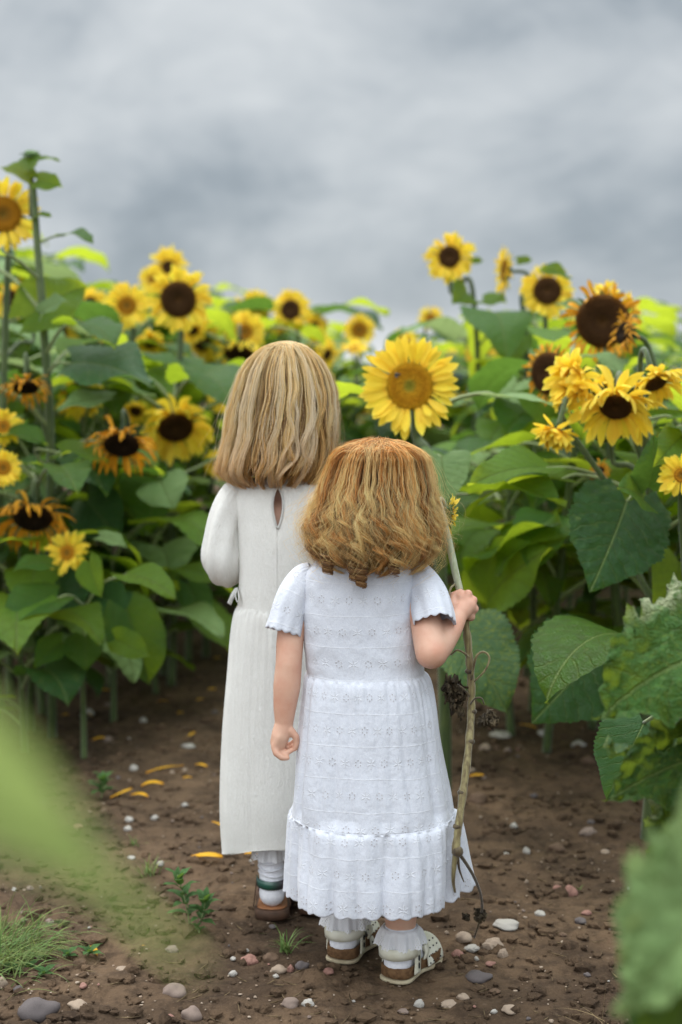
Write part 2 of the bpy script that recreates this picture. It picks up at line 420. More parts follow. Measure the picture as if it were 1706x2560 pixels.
def head_parts(style, Ro, rd, g=(0, 0, -1), seed=0, hi=False):
    n, el, droop, irr, pw, pm, dm, bm_ = STY[style]; Ro *= {'mature': 1.12, 'nod': 1.32, 'wither': 1.45, 'seed': 1.1}.get(style, 1.04); r = random.Random(seed*7+3); g = np.array(g, float)
    # disc: a shallow cushion
    nr, na = (16, 48) if hi else (8, 24); v = [(0, 0, .0)]; uv = [(0, 0)]
    sunk = {'fresh': .06, 'open': .1, 'small': .1}.get(style, .16)
    for i in range(1, nr+1):
        q = i/nr
        for k in range(na):
            a = k/na*6.2832; jit = (r.uniform(-.018, .018) if hi else 0)
            z = rd*(sunk*1.2*math.sin(q*2.7)+(-.45*(q-.9)/.1*.3 if q > .9 else 0)+jit)
            v.append((rd*q*math.cos(a), rd*q*math.sin(a), z)); uv.append((q, k/na))
    f = [(0, 1+k, 1+(k+1) % na) for k in range(na)]
    for i in range(nr-1):
        for k in range(na):
            a = 1+i*na+k; b = 1+i*na+(k+1) % na; f.append((a, a+na, b+na, b))
    D = MB(); D.add(v, f, uv)
    if hi or rd > .03:
        for k in range(520 if hi else 200):      # florets in the spiral of a sunflower
            q = math.sqrt((k+.5)/(520 if hi else 200)); a = k*2.39996; h = rd*r.uniform(.02, .07)*(1.3 if q > .55 else .5)
            c = np.array([rd*q*.97*math.cos(a), rd*q*.97*math.sin(a), rd*sunk*1.2*math.sin(q*2.7)]); s = rd*.028
            D.add([c+(s, 0, 0), c+(-s*.5, s*.87, 0), c+(-s*.5, -s*.87, 0), c+(0, 0, h)], [(0, 1, 3), (1, 2, 3), (2, 0, 3)], [(q, 0)]*4)
    Pm = MB(); L0 = Ro-rd*.92; S_ = 8
    for ring in (0, 1):
        for k in range(n if ring == 0 else n*2//3):
            if r.random() < irr*.22: continue
            a = (k+r.uniform(-.5, .5)*(.4+irr))/(n if ring == 0 else n*2//3)*6.2832
            L = L0*(1 if ring == 0 else .9)*r.uniform(1-.35*irr-.08, 1.08); W = L0*pw*r.uniform(.75, 1.15)
            rad = np.array([math.cos(a), math.sin(a), 0]); zz = np.array([0, 0, 1.]); tn = np.array([-math.sin(a), math.cos(a), 0])
            e = el+r.gauss(0, .10+.35*irr)+(.14 if ring else 0)
            d = rad*math.cos(e)+zz*math.sin(e); tw = r.gauss(0, .15+.5*irr)
            p = rad*rd*.94+zz*(rd*(.02 if ring else -.05)); curl = r.gauss(0, .25+.6*irr); side = r.gauss(0, .08+.3*irr)
            cst = r.uniform(.86, 1.08); col = (cst, cst*r.uniform(.93, 1.05), cst)
            pts = []; uvs = []
            for i in range(S_+1):
                tt = i/S_; wv = W*(math.sin(math.pi*min(1, (.12+.88*tt))**1.0)**.75 if tt < 1 else 0.02)
                wv = W*(.35+.65*math.sin(min(tt*1.35, 1)*1.5708))*(1 if tt < .6 else math.cos((tt-.6)/.4*1.5)**.8 if tt < 1 else .03)
                nrm = np.cross(d, tn); nrm /= np.linalg.norm(nrm)+1e-9
                wd = tn*math.cos(tw*tt)+nrm*math.sin(tw*tt)
                up_ = np.cross(wd, d)
                for j in (-1, -.5, 0, .5, 1):
                    pts.append(p+wd*wv*.5*j+up_*(-abs(j)*wv*.16+.05*wv*math.sin(3*j+k))); uvs.append((j*.5+.5, tt))
                p = p+d*L/S_
                d = d+g*droop/S_*(.4+tt)+nrm*curl/S_*1.2+tn*side/S_; d /= np.linalg.norm(d)
            fs = [(i*5+j, i*5+j+1, i*5+j+6, i*5+j+5) for i in range(S_) for j in range(4)]
            Pm.add(pts, fs, uvs, col)
    B = MB()                                             # receptacle and bracts
    prof = [(.0, -.62), (.16, -.60), (.5, -.50), (.85, -.28), (1.0, -.08), (.98, -.01)]
    na2 = 20; vv = []
    for q, z in prof:
        for k in range(na2): a = k/na2*6.2832; vv.append((rd*max(q, .01)*math.cos(a), rd*max(q, .01)*math.sin(a), rd*z))
    B.add(vv, [(i*na2+k, i*na2+(k+1) % na2, (i+1)*na2+(k+1) % na2, (i+1)*na2+k) for i in range(5) for k in range(na2)])
    nb = 26
    for k in range(nb):
        a = (k+r.uniform(-.3, .3))/nb*6.2832; rad = np.array([math.cos(a), math.sin(a), 0]); tn = np.array([-math.sin(a), math.cos(a), 0])
        L = min(rd, .034)*r.uniform(.55, .95)+L0*.12; W = min(rd, .036)*.32; p = rad*rd*.85+np.array([0, 0, -.28*rd]); e = r.gauss(.05 if el > 0 else -.3, .35)
        d = rad*math.cos(e)+np.array([0, 0, math.sin(e)]); pts = []
        for i in range(5):
            tt = i/4; wv = W*(1-tt)**.7*(1 if i < 4 else .02)
            pts += [p-tn*wv*.5, p+np.array([0, 0, -.06*rd]), p+tn*wv*.5]; p = p+d*L/4; d = d+g*.12+np.array([0, 0, r.gauss(0, .12)]); d /= np.linalg.norm(d)
        B.add(pts, [(i*3+j, i*3+j+1, i*3+j+4, i*3+j+3) for i in range(4) for j in (0, 1)])
    return (B, bm_), (D, dm), (Pm, pm)
def add_head(parent, H, face, style, Ro, rd, seed, hi=False, label=None):
    f = Vector(face).normalized(); up = Vector((0, 0, 1)) if abs(f.z) < .95 else Vector((0, 1, 0))
    Xl = up.cross(f).normalized(); rot = Matrix((Xl, f.cross(Xl), f)).transposed()   # local Z looks along f, local Y up
    g = rot.transposed() @ Vector((0, 0, -1))
    (B, bm_), (D, dm), (P, pm) = head_parts(style, Ro, rd, g, seed, hi)
    hd = B.build('flower_head', bm_, parent); place(hd, parent, H, rot)
    D.build('disc', dm, hd)
    if P.n: P.build('petals', pm, hd)
    if label: hd['label'] = label
    return hd

KO = []
def cam_side(p, k=1.0): return (Vector((0, 0, EYE))-Vector(p)).normalized()*k
STEMW = {}
def plant(label, bx, bd, heads=(), n=12, z0=.22, z1=.92, ll=.19, r=.011, seed=0, group='sunflowers lining the path', hero=(), topz=None, lean=0, kinds=(0, 0, 1, 2, 1, 3), via=None, stemmat=None, gap=None):
    x = at(bx, 1200, bd).x; root = empty('sunflower_plant', (x, bd, gz(x, bd)-.01), label, 'sunflower', group)
    rr = random.Random(seed*31+1); base = Vector(root.location)
    paths = []; hs = []
    for h in heads:
        dx, dy, dep, Rp, rp, face, style = h[:7]
        H = at(dx, dy, dep); f = Vector(face).normalized(); rd = rp*px(dep); Ro = Rp*px(dep)
        N0 = H-f*rd*.55; p3 = N0-f*(.045+rd*.5)+Vector((0, 0, .02 if f.z < -.15 else -.01)); fh = Vector((f.x, f.y, 0))
        p2 = p3-fh*.03+Vector((0, 0, -.11)) if f.z > -.6 else p3+Vector((0, .04, -.05))
        hs.append((H, f, style, Ro, rd, N0, p3, p2, h))
    if hs:
        H, f, style, Ro, rd, N0, p3, p2, h = hs[0]
        mid = base.lerp(p2, .5)+Vector((rr.uniform(-.03, .03), rr.uniform(-.03, .03), 0))
        main = [base]+([Vector(q) for q in via] if via else [base.lerp(p2, .25), mid])+[p2, p3, N0]
    else:
        top = base+Vector((lean, 0, (topz or 1.0))); main = [base, base.lerp(top, .5)+Vector((rr.uniform(-.03, .03), 0, 0)), top]
    P = catmull(main, 40); off = np.array(base)
    v, fc, uv = tube(P-off, np.linspace(r*1.25, r*.62 if hs else r*.3, 40), 10)
    meshobj('stem', v, fc, stemmat or M_STEM, root, uv=uv)
    for k, (H, f, style, Ro, rd, N0, p3, p2, h) in enumerate(hs):
        if k:                                             # a side branch
            S0 = Vector(P[int(np.argmin(abs(P[:, 2]-max(.3, H.z-.16-.04*k))))])
            # where the photo shows the branch leaving the stem
            q = catmull([S0, S0.lerp(p2, .5)+Vector((0, 0, .02)), p2, p3, N0], 20)
            v, fc, uv = tube(q-off, np.linspace(r*.6, r*.45, 20), 8); meshobj('branch', v, fc, stemmat or M_STEM, root, uv=uv)
        add_head(root, H, f, style, Ro, rd, seed*5+k, hi=rd > .028)
        KO.append((h[0], h[1], h[3]*.75, h[2]))
    for k in range(n):
        fr = z0+(z1-z0)*(k+rr.random()*.6)/n; S0 = P[min(39, int(39*fr))]; az = k*2.4+rr.uniform(-.4, .4)+seed
        L = ll*(.65+.7*math.sin(math.pi*min(1, .15+.85*(1-fr))))*rr.uniform(.75, 1.2)*(.55 if fr > .85 else 1)
        sc3 = L*1.25; d = Vector((math.sin(az), math.cos(az), 0))
        tilt = rr.uniform(-.2, .25)
        Yd = (d+Vector((0, 0, tilt))).normalized()
        ok = True
        for e in (.7, 1.1, 1.6):
            p = Vector(S0)+Yd*sc3*e+Vector((0, 0, .2*sc3)); qx, qy = proj(p)
            for (kx, ky, kr, kd) in KO:
                if p.y < kd+.1 and math.hypot(qx-kx, qy-ky) < kr+L*.25/px(max(p.y, .5)): ok = False
            if gap and gap(qx, qy, p.y): ok = False
        if not ok: continue
        km = rr.choice(kinds); o = bpy.data.objects.new('leaf', rr.choice(GENK[km])); link(o, root)
        place(o, root, S0, frame(Yd, (0, 0, 1)), (sc3*rr.uniform(.9, 1.1), sc3, sc3))
    for q in hero: hero_leaf(root, *q[:3], **q[3])
    return root
STY['bud'] = (0, .2, .1, .3, .2, M_PETAL, M_BRACT, M_BRACT)
def sky_y(x):
    xs = [-200, 0, 90, 160, 200, 300, 340, 450, 500, 600, 700, 760, 800, 880, 960, 1010, 1060, 1150, 1250, 1350, 1450, 1520, 1568, 1800]
    ys = [520, 575, 610, 680, 705, 700, 640, 650, 730, 715, 725, 815, 835, 850, 850, 815, 770, 740, 700, 690, 700, 780, 830, 800]
    return float(np.interp(x, xs, ys))
def corr(qx, qy, y):
    if qx < 560 and qy > 1545+max(0, (260-qx)*.55): return True
    if 560 <= qx <= 1050 and qy > 1480 and y < 6: return True
    if 1040 < qx and qy > 1580: return True
    if qy < sky_y(qx)+15 and y > 3: return True
    return False
UPF = (0, -1, .15)
# flowers that stand clear in the photo; (x, y, depth, petal radius, disc radius, facing, style[, branch height])
plant('tall branching sunflower with a thick stem, a green bud on top against the sky', 112, 4.24,
      [(72, 350, 4.25, 20, 15, (.1, -.4, 1), 'bud'), (280, 1022, 4.0, 74, 42, (.05, -.75, -.85), 'wither', .62), (60, 890, 4.1, 52, 30, (.1, -.5, -1), 'wither', .6)],
      n=19, z0=.12, z1=.80, ll=.19, r=.0115, seed=1, via=[at(118, 1400, 4.22), at(116, 1000, 4.2), at(100, 740, 4.2), at(86, 560, 4.23), at(76, 430, 4.25)], gap=corr,
      hero=[(at(165, 835, 4.1), at(355, 892, 3.9), (-.1, -.55, 1), dict(kind='wavy', matl=M_LEAF[2], wf=.85, pet=[at(108, 860, 4.2), at(130, 835, 4.15)])),
            (at(255, 915, 4.0), at(130, 945, 3.9), (0, -.7, 1), dict(kind='flat', matl=M_LEAF_PALE, wf=.6)),
            (at(82, 372, 4.25), at(140, 370, 4.25), (0, -.5, 1), dict(kind='narrow', matl=M_LEAF[1])),
            (at(70, 360, 4.25), at(72, 395, 4.2), (0, -1, .3), dict(kind='flat', matl=M_LEAF[1], wf=1.2)),
            (at(85, 415, 4.25), at(145, 432, 4.2), (0, -1, .6), dict(kind='flat', matl=M_LEAF[1], wf=.9)),
            (at(70, 410, 4.25), at(0, 385, 4.3), (0, -.8, 1), dict(kind='narrow', matl=M_LEAF[1])),
            (at(78, 505, 4.25), at(120, 497, 4.2), (0, -.8, 1), dict(kind='narrow', matl=M_LEAF[1])),
            (at(150, 540, 4.3), at(215, 562, 4.2), (0, -.5, 1), dict(kind='narrow', matl=M_LEAF[0], pet=[at(88, 560, 4.25), at(120, 545, 4.27)])),
            (at(60, 730, 4.2), at(200, 660, 4.3), (.2, -1, .5), dict(kind='broad', matl=M_LEAF[1], wf=.9)),
            (at(95, 720, 4.1), at(160, 690, 4.05), (0, -1, .9), dict(kind='wavy', matl=M_LEAF_PALE, wf=.9)),
            (at(140, 1040, 4.0), at(250, 1060, 3.95), (0, -.35, 1), dict(kind='wavy', matl=M_LEAF[1], wf=.9, pet=[at(118, 1090, 4.2), at(80, 1035, 4.1)])),
            (at(10, 1000, 4.0), at(110, 1025, 3.95), (0, -.5, 1), dict(kind='cup', matl=M_LEAF[0], wf=.8))])
plant('sunflower cut off by the left edge, large orange-brown face high against the sky', -20, 4.3,
      [(8, 492, 4.3, 84, 42, (.15, -1, .1), 'open'), (25, 690, 4.5, 44, 24, (-.5, -1, 0), 'mature', .8), (8, 980, 4.0, 48, 16, (.3, -1, .2), 'small', .55), (8, 1075, 3.9, 44, 18, (.5, -1, .1), 'open', .5)],
      n=20, z0=.18, r=.011, seed=2, gap=corr)
plant('low sunflower at left with a small yellow flower and hanging heart-shaped leaves', 185, 4.0,
      [(155, 1270, 3.95, 56, 19, (-.25, -1, .15), 'small')], n=0, r=.0075, seed=3,
      hero=[(at(230, 1232, 3.9), at(292, 1262, 3.85), (0, -.6, 1), dict(kind='narrow', matl=M_LEAF_PALE)),
            (at(205, 1290, 3.9), at(235, 1372, 3.85), (-.3, -1, .2), dict(kind='cup', matl=M_LEAF[1], wf=1.0)),
            (at(290, 1320, 3.8), at(405, 1376, 3.7), (.1, -.5, 1), dict(kind='narrow', matl=M_LEAF[1], wf=1.2, pet=[at(185, 1420, 4.0), at(230, 1345, 3.9)])),
            (at(132, 1375, 3.85), at(2, 1448, 3.7), (-.2, -1, .8), dict(kind='cup', matl=M_LEAF[0], wf=.95, pet=[at(190, 1390, 4.0), at(160, 1368, 3.9)])),
            (at(120, 1295, 3.9), at(30, 1313, 3.8), (0, -.8, 1), dict(kind='narrow', matl=M_LEAF[0], wf=1.1)),
            (at(196, 1462, 3.9), at(200, 1540, 3.85), (.1, -1, .25), dict(kind='broad', matl=M_LEAF[0], wf=1.25, pet=[at(188, 1440, 4.0)])),
            (at(145, 1476, 3.9), at(80, 1535, 3.85), (-.2, -1, .5), dict(kind='cup', matl=M_LEAF[0], wf=1.1)),
            (at(265, 1470, 3.9), at(345, 1510, 3.85), (0, -1, .6), dict(kind='wavy', matl=M_LEAF[1], wf=.9)),
            (at(135, 1330, 4.1), at(160, 1440, 4.0), (.1, -1, .2), dict(kind='broad', matl=M_LEAF[2], wf=1.15)),
            (at(230, 1370, 4.1), at(300, 1415, 4.0), (0, -1, .5), dict(kind='broad', matl=M_LEAF[2], wf=.9)),
            (at(290, 1400, 4.0), at(345, 1570, 4.0), (.3, -1, .1), dict(kind='cup', matl=M_LEAF[0], wf=1.0)),
            (at(270, 1390, 4.1), at(320, 1545, 4.1), (-.3, -1, .1), dict(kind='droop', matl=M_LEAF[2], wf=1.0))])
plant('left plant with a withered orange flower drooping low over dark leaves', 60, 4.35,
      [(76, 1190, 4.0, 78, 46, (.1, -.75, -.8), 'wither'), (330, 1030, 4.6, 36, 14, (0, -.6, -.8), 'nod', .9)],
      n=19, z0=.08, z1=.8, ll=.17, r=.011, seed=4, gap=corr, hero=[(at(200, 1150, 4.4), at(280, 1250, 4.3), (0, -1, .4), dict(kind='broad', matl=M_LEAF[2], wf=.95))])
plant('nodding yellow sunflower with a dark face and one petal fallen across it', 372, 5.2,
      [(404, 982, 4.6, 78, 42, (.2, -.85, -.65), 'nod'), (312, 945, 4.9, 30, 14, (0, -1, -.6), 'nod', .8)], n=16, z0=.2, z1=.9, ll=.19, r=.011, seed=5, gap=corr,
      hero=[(at(368, 1108, 4.3), at(400, 1172, 4.2), (.1, -1, .35), dict(kind='broad', matl=M_LEAF_PALE, wf=1.35, pet=[at(520, 1040, 4.6), at(450, 1075, 4.5)])),
            (at(300, 1170, 4.6), at(270, 1110, 4.5), (0, -1, .2), dict(kind='broad', matl=M_LEAF[1], wf=1.1)),
            (at(365, 1285, 4.7), at(362, 1365, 4.6), (0, -1, .1), dict(kind='broad', matl=M_LEAF[1], wf=1.15, pet=[at(390, 1200, 4.9), at(360, 1240, 4.8)])),
            (at(450, 1255, 4.9), at(475, 1330, 4.8), (0, -1, .1), dict(kind='broad', matl=M_LEAF[0], wf=1.2, pet=[at(395, 1290, 5.0), at(430, 1250, 4.9)])),
            (at(430, 1340, 4.7), at(480, 1470, 4.6), (.3, -1, .1), dict(kind='narrow', matl=M_LEAF[0], wf=1.0)),
            (at(330, 905, 4.6), at(220, 870, 4.5), (0, -.6, 1), dict(kind='wavy', matl=M_LEAF_PALE, wf=.7))])
plant('sunflower with a big dark brown face rising above the left rows', 390, 5.0,
      [(410, 688, 5.0, 74, 42, (.05, -1, -.08), 'mature')], n=12, r=.013, seed=6, gap=corr)
plant('fresh sunflower with an orange centre beside the big dark one', 300, 5.3,
      [(292, 702, 5.3, 56, 22, (-.05, -1, .1), 'open'), (208, 702, 5.4, 42, 21, (-.4, -1, .15), 'mature', .85)], n=14, r=.012, seed=7, gap=corr)
plant('small sunflower peeping over the top of the big dark face', 385, 6.8,
      [(388, 614, 6.8, 46, 17, (.1, -1, .1), 'mature'), (350, 642, 6.6, 32, 12, (-.3, -1, .1), 'open', .88)], n=12, r=.012, seed=8, gap=corr)
plant('sunflower with an orange centre just left of the blond head', 560, 6.0,
      [(563, 762, 5.9, 50, 19, (-.1, -1, .1), 'open'), (548, 812, 5.5, 44, 34, (0, -.6, -1), 'nod', .8)], n=12, r=.012, seed=9, gap=corr)
plant('pair of pale sunflowers on one stem on the skyline left of the blond head', 585, 7.2,
      [(590, 702, 7.2, 38, 14, (0, -1, .2), 'open'), (560, 708, 7.2, 34, 15, (-.3, -1, .3), 'small', .85)], n=12, r=.012, seed=10, gap=corr)
plant('sunflower with an oval near-black face above the blond head', 665, 6.4,
      [(668, 712, 6.4, 48, 24, (-.25, -1, .05), 'mature')], n=12, r=.012, seed=11, gap=corr)
plant('small sunflower with a dark centre at the right of the blond head', 735, 7.0,
      [(722, 748, 7.0, 32, 11, (.2, -1, .1), 'mature'), (735, 800, 6.6, 38, 12, (.5, -1, .3), 'open', .85)], n=12, r=.011, seed=12, gap=corr)
plant('sunflower with a brown centre between the two heads, against the cloud', 820, 6.6,
      [(826, 758, 6.6, 38, 19, (0, -1, .05), 'open'), (815, 800, 6.3, 36, 12, (0, -.5, 1), 'small', .9)], n=12, r=.011, seed=13, gap=corr)
plant('far sunflower half hidden behind the large fresh one', 935, 6.4,
      [(930, 788, 6.4, 38, 12, (.1, -1, .3), 'small')], n=12, r=.011, seed=14, gap=corr)
plant('small far sunflower low on the skyline right of the large fresh one', 1000, 7.0,
      [(990, 732, 7.0, 32, 14, (.2, -1, .35), 'small')], n=12, r=.011, seed=15, gap=corr)
hero = plant('large fresh yellow sunflower with a golden centre beside the curly head', 1026, 3.6,
      [(942, 887, 3.45, 116, 56, (-.18, -1, .06), 'fresh')], n=3, z0=.5, z1=.8, r=.015, seed=16, ll=.16, via=[at(1022, 1600, 3.6), at(1010, 1250, 3.58), at(990, 1060, 3.55)],
      hero=[(at(1015, 1050, 3.4), at(1030, 1165, 3.3), (-.2, -1, .5), dict(kind='cup', matl=M_LEAF_PALE, wf=1.25, pet=[at(988, 1060, 3.55), at(1000, 1045, 3.5)])),
            (at(1052, 1450, 3.45), at(1165, 1640, 3.3), (.1, -1, .25), dict(kind='broad', matl=M_LEAF_SPECK, wf=.92, pet=[at(1018, 1500, 3.6), at(1035, 1440, 3.5)], label='hanging green leaf speckled with yellow')),
            (at(1080, 1135, 3.4), at(1300, 1168, 3.2), (.05, -.35, 1), dict(kind='cup', matl=M_LEAF[0], wf=.55, pet=[at(1000, 1180, 3.6), at(1040, 1140, 3.5)]))])
H0 = (942, 887)
plant('sunflower with a drop-shaped dark face standing high above the right rows', 1110, 5.4,
      [(1033, 590, 5.3, 56, 26, (-.15, -1, .05), 'mature')], n=9, z0=.3, z1=.85, r=.010, seed=17,
      via=[at(1105, 1300, 5.4), at(1100, 900, 5.4), at(1093, 740, 5.35), at(1078, 640, 5.35)], gap=lambda x, y, d: corr(x, y, d) and not (1040 < x < 1180 and y > 620 and y < 800),
      hero=[(at(1082, 600, 5.3), at(1112, 600, 5.3), (0, -1, .8), dict(kind='flat', matl=M_LEAF[1])),
            (at(1075, 672, 5.3), at(1040, 700, 5.2), (0, -1, .2), dict(kind='broad', matl=M_LEAF[1])),
            (at(1110, 690, 5.3), at(1165, 698, 5.2), (0, -.8, .8), dict(kind='flat', matl=M_LEAF[1]))])
plant('sunflower seen edge-on facing left on a thin stem above the right rows', 1215, 5.2,
      [(1160, 622, 5.2, 56, 26, (-1, -.18, .05), 'open')], n=9, z0=.3, z1=.85, r=.010, seed=18, via=[at(1215, 1200, 5.2), at(1210, 800, 5.2), at(1200, 680, 5.2)], gap=corr,
      hero=[(at(1190, 600, 5.2), at(1225, 598, 5.2), (0, -1, .8), dict(kind='flat', matl=M_LEAF[1])), (at(1195, 770, 5.2), at(1180, 830, 5.1), (0, -1, .2), dict(kind='flat', matl=M_LEAF[1]))])
plant('sunflower with a brown face under a green leaf above the right rows', 1275, 5.0,
      [(1258, 668, 5.0, 60, 33, (-.1, -1, .05), 'mature')], n=10, z0=.3, z1=.85, r=.011, seed=19, gap=corr,
      hero=[(at(1300, 632, 4.8), at(1236, 625, 4.75), (0, -1, .8), dict(kind='cup', matl=M_LEAF[1], wf=.9)), (at(1350, 712, 4.6), at(1275, 700, 4.6), (0, -.8, .9), dict(kind='flat', matl=M_LEAF_PALE, wf=.6))])
plant('huge seed head with a dark brown face and short petals, right skyline', 1450, 4.0,
      [(1385, 738, 3.9, 92, 62, (-.3, -1, -.2), 'seed'), (1392, 672, 4.1, 36, 12, (0, -.8, .9), 'small', .93), (1452, 700, 4.1, 34, 14, (.5, -.3, .4), 'open', .93), (1432, 765, 3.7, 44, 26, (-.8, -.3, .2), 'wither', .9)],
      n=9, z0=.35, z1=.9, r=.014, seed=20, gap=corr, kinds=(0, 1, 2, 0))
plant('bushy sunflower at right with shaggy yellow flowers drooping in a cluster', 1500, 3.3,
      [(1318, 878, 3.25, 84, 26, (-.7, -.7, .1), 'shaggy'), (1415, 935, 3.2, 92, 38, (-.25, -.8, -.75), 'nod', .78), (1390, 905, 3.3, 60, 16, (-.3, -.6, .5), 'shaggy', .8), (1508, 880, 3.2, 64, 28, (.3, -.7, -.9), 'nod', .8), (1280, 990, 3.2, 64, 14, (-.4, -.3, -.9), 'shaggy', .72),
       (1380, 1080, 3.4, 24, 9, (-.2, -.6, .3), 'wither', .65)],
      n=11, z0=.3, z1=.85, ll=.16, r=.013, seed=21, via=[at(1520, 1500, 3.3), at(1500, 1200, 3.3), at(1478, 1000, 3.3)], gap=corr,
      hero=[(at(1440, 1152, 3.2), at(1355, 1362, 3.05), (.1, -1, .35), dict(kind='quilt', matl=M_LEAF[2], wf=.98, pet=[at(1500, 1100, 3.3), at(1465, 1125, 3.25)], label='big dark quilted leaf hanging tip down')),
            (at(1255, 1075, 3.3), at(1075, 1120, 3.2), (.1, -.55, .9), dict(kind='cup', matl=M_LEAF[1], wf=.75, pet=[at(1370, 1090, 3.35), at(1310, 1075, 3.3)], label='bright yellow-green leaf lit through')),
            (at(1385, 1490, 3.3), at(1222, 1662, 3.1), (-.05, -1, .35), dict(kind='quilt', matl=M_LEAF[2], wf=.98, pet=[at(1480, 1490, 3.3), at(1430, 1470, 3.3)])),
            (at(1545, 1440, 3.2), at(1430, 1560, 3.1), (0, -1, .4), dict(kind='broad', matl=M_LEAF[2], wf=1.0)),
            (at(1490, 1120, 3.1), at(1500, 1000, 3.05), (.2, -1, .2), dict(kind='broad', matl=M_LEAF[2], wf=1.0)),
            (at(1570, 1000, 3.1), at(1500, 1075, 3.0), (.1, -1, .5), dict(kind='cup', matl=M_LEAF[1], wf=.7)),
            (at(1480, 1150, 3.1), at(1420, 1120, 3.0), (0, -1, .7), dict(kind='flat', matl=M_LEAF[0], wf=1.0)),
            (at(1560, 1290, 3.3), at(1500, 1420, 3.2), (.2, -1, .2), dict(kind='droop', matl=M_LEAF[1], wf=1.0))])
plant('sunflower with a seed-dark face turned left behind the yellow cluster', 1262, 4.1,
      [(1262, 858, 3.8, 70, 50, (-.75, -.8, -.1), 'seed')], n=14, z0=.3, z1=.88, r=.011, seed=22, gap=corr,
      hero=[(at(1130, 1290, 3.9), at(1290, 1205, 3.6), (0, -.6, 1), dict(kind='wavy', matl=M_LEAF[0], wf=.8)),
            (at(1120, 1390, 3.9), at(1270, 1260, 3.6), (-.3, -.9, .5), dict(kind='wavy', matl=M_LEAF[1], wf=.8)),
            (at(1330, 1440, 3.9), at(1190, 1540, 3.8), (0, -.4, 1), dict(kind='narrow', matl=M_LEAF[1], wf=.7, pet=[at(1400, 1450, 4.0), at(1360, 1430, 4.0)])),
            (at(1190, 880, 4.3), at(1150, 960, 4.2), (-.3, -1, .3), dict(kind='flat', matl=M_LEAF_PALE, wf=.9)),
            (at(1230, 940, 4.2), at(1160, 1010, 4.0), (-.3, -1, .6), dict(kind='broad', matl=M_LEAF[0], wf=.8)),
            (at(1260, 960, 4.0), at(1180, 900, 4.0), (.3, -1, .6), dict(kind='broad', matl=M_LEAF[1], wf=.9))])
plant('bright yellow sunflower cut off by the right edge among dark leaves', 1600, 3.2,
      [(1566, 1092, 3.0, 58, 18, (-.3, -1, .1), 'small')], n=5, z0=.4, z1=.9, r=.010, seed=23, gap=corr)
plant('leafy sunflower showing broken yellow petals at the left of the blond head', 470, 5.6,
      [(512, 915, 5.0, 40, 14, (.4, -1, .1), 'open'), (505, 1062, 4.6, 34, 14, (.3, -.8, -.3), 'nod', .7), (445, 760, 5.8, 30, 13, (.4, -.6, -.5), 'nod', .9)],
      n=12, r=.012, seed=24, gap=corr)
plant('leafy sunflower at right of the curly head, dark leaves in the shade', 1230, 4.6, [], n=16, z0=.25, z1=.95, ll=.2, topz=1.15, r=.012, seed=25, gap=corr)
plant('leafy sunflower with pale green leaves behind the right-hand cluster', 1370, 4.4, [], n=16, z0=.25, z1=.95, ll=.2, topz=1.2, r=.012, seed=26, gap=corr, kinds=(0, 1, 1))
plant('leafy dark plant without flower at the far left edge', 15, 4.9, [], n=16, z0=.25, z1=.95, ll=.2, topz=1.35, r=.013, seed=27, gap=corr)
plant('leafy plant without flower between the left stem and the nodding flower', 250, 5.0, [], n=16, z0=.27, z1=.95, ll=.2, topz=1.25, r=.012, seed=28, gap=corr)

plant('yellow sunflower low on the skyline left of the big dark face', 240, 5.8, [(243, 742, 5.8, 44, 15, (.2, -1, .1), 'open'), (345, 788, 5.6, 34, 16, (.1, -.8, -.6), 'nod', .85)], n=14, r=.011, seed=30, gap=corr)
plant('sunflower turned half away, low behind the blond head at its right', 775, 6.2, [(752, 815, 6.0, 32, 14, (.6, -.6, -.3), 'nod')], n=14, r=.011, seed=31, gap=corr)
plant('leafy plant without flower beneath the two withered left flowers', 90, 4.6, [], n=18, z0=.12, z1=.95, ll=.19, topz=1.0, r=.012, seed=32, gap=corr)
plant('leafy plant without flower in the shade left of the cream sleeve', 430, 5.5, [], n=18, z0=.15, z1=.95, ll=.2, topz=1.1, r=.012, seed=33, gap=corr)
plant('short leafy plant at the left edge below the withered drooping flower', 45, 4.05, [], n=18, z0=.12, z1=.98, ll=.17, topz=.62, r=.009, seed=37, gap=corr)
plant('short leafy plant just right of the low small yellow flower', 255, 4.5, [], n=18, z0=.14, z1=.98, ll=.17, topz=.66, r=.009, seed=38, gap=corr)
plant('short leafy plant deep in the shade between left plants and cream dress', 355, 4.9, [], n=16, z0=.2, z1=.98, ll=.18, topz=.7, r=.009, seed=39, gap=corr)
plant('short leafy plant in the shade right of the fist', 1180, 4.3, [], n=18, z0=.22, z1=.95, ll=.19, topz=.95, r=.011, seed=34, gap=corr)
plant('leafy plant standing close behind the big dark quilted leaf', 1480, 3.9, [], n=18, z0=.2, z1=.95, ll=.2, topz=1.05, r=.012, seed=35, gap=corr)
plant('tall leafy plant behind the yellow flower cut by the right edge', 1570, 4.2, [], n=18, z0=.2, z1=.95, ll=.2, topz=1.25, r=.012, seed=36, gap=corr)
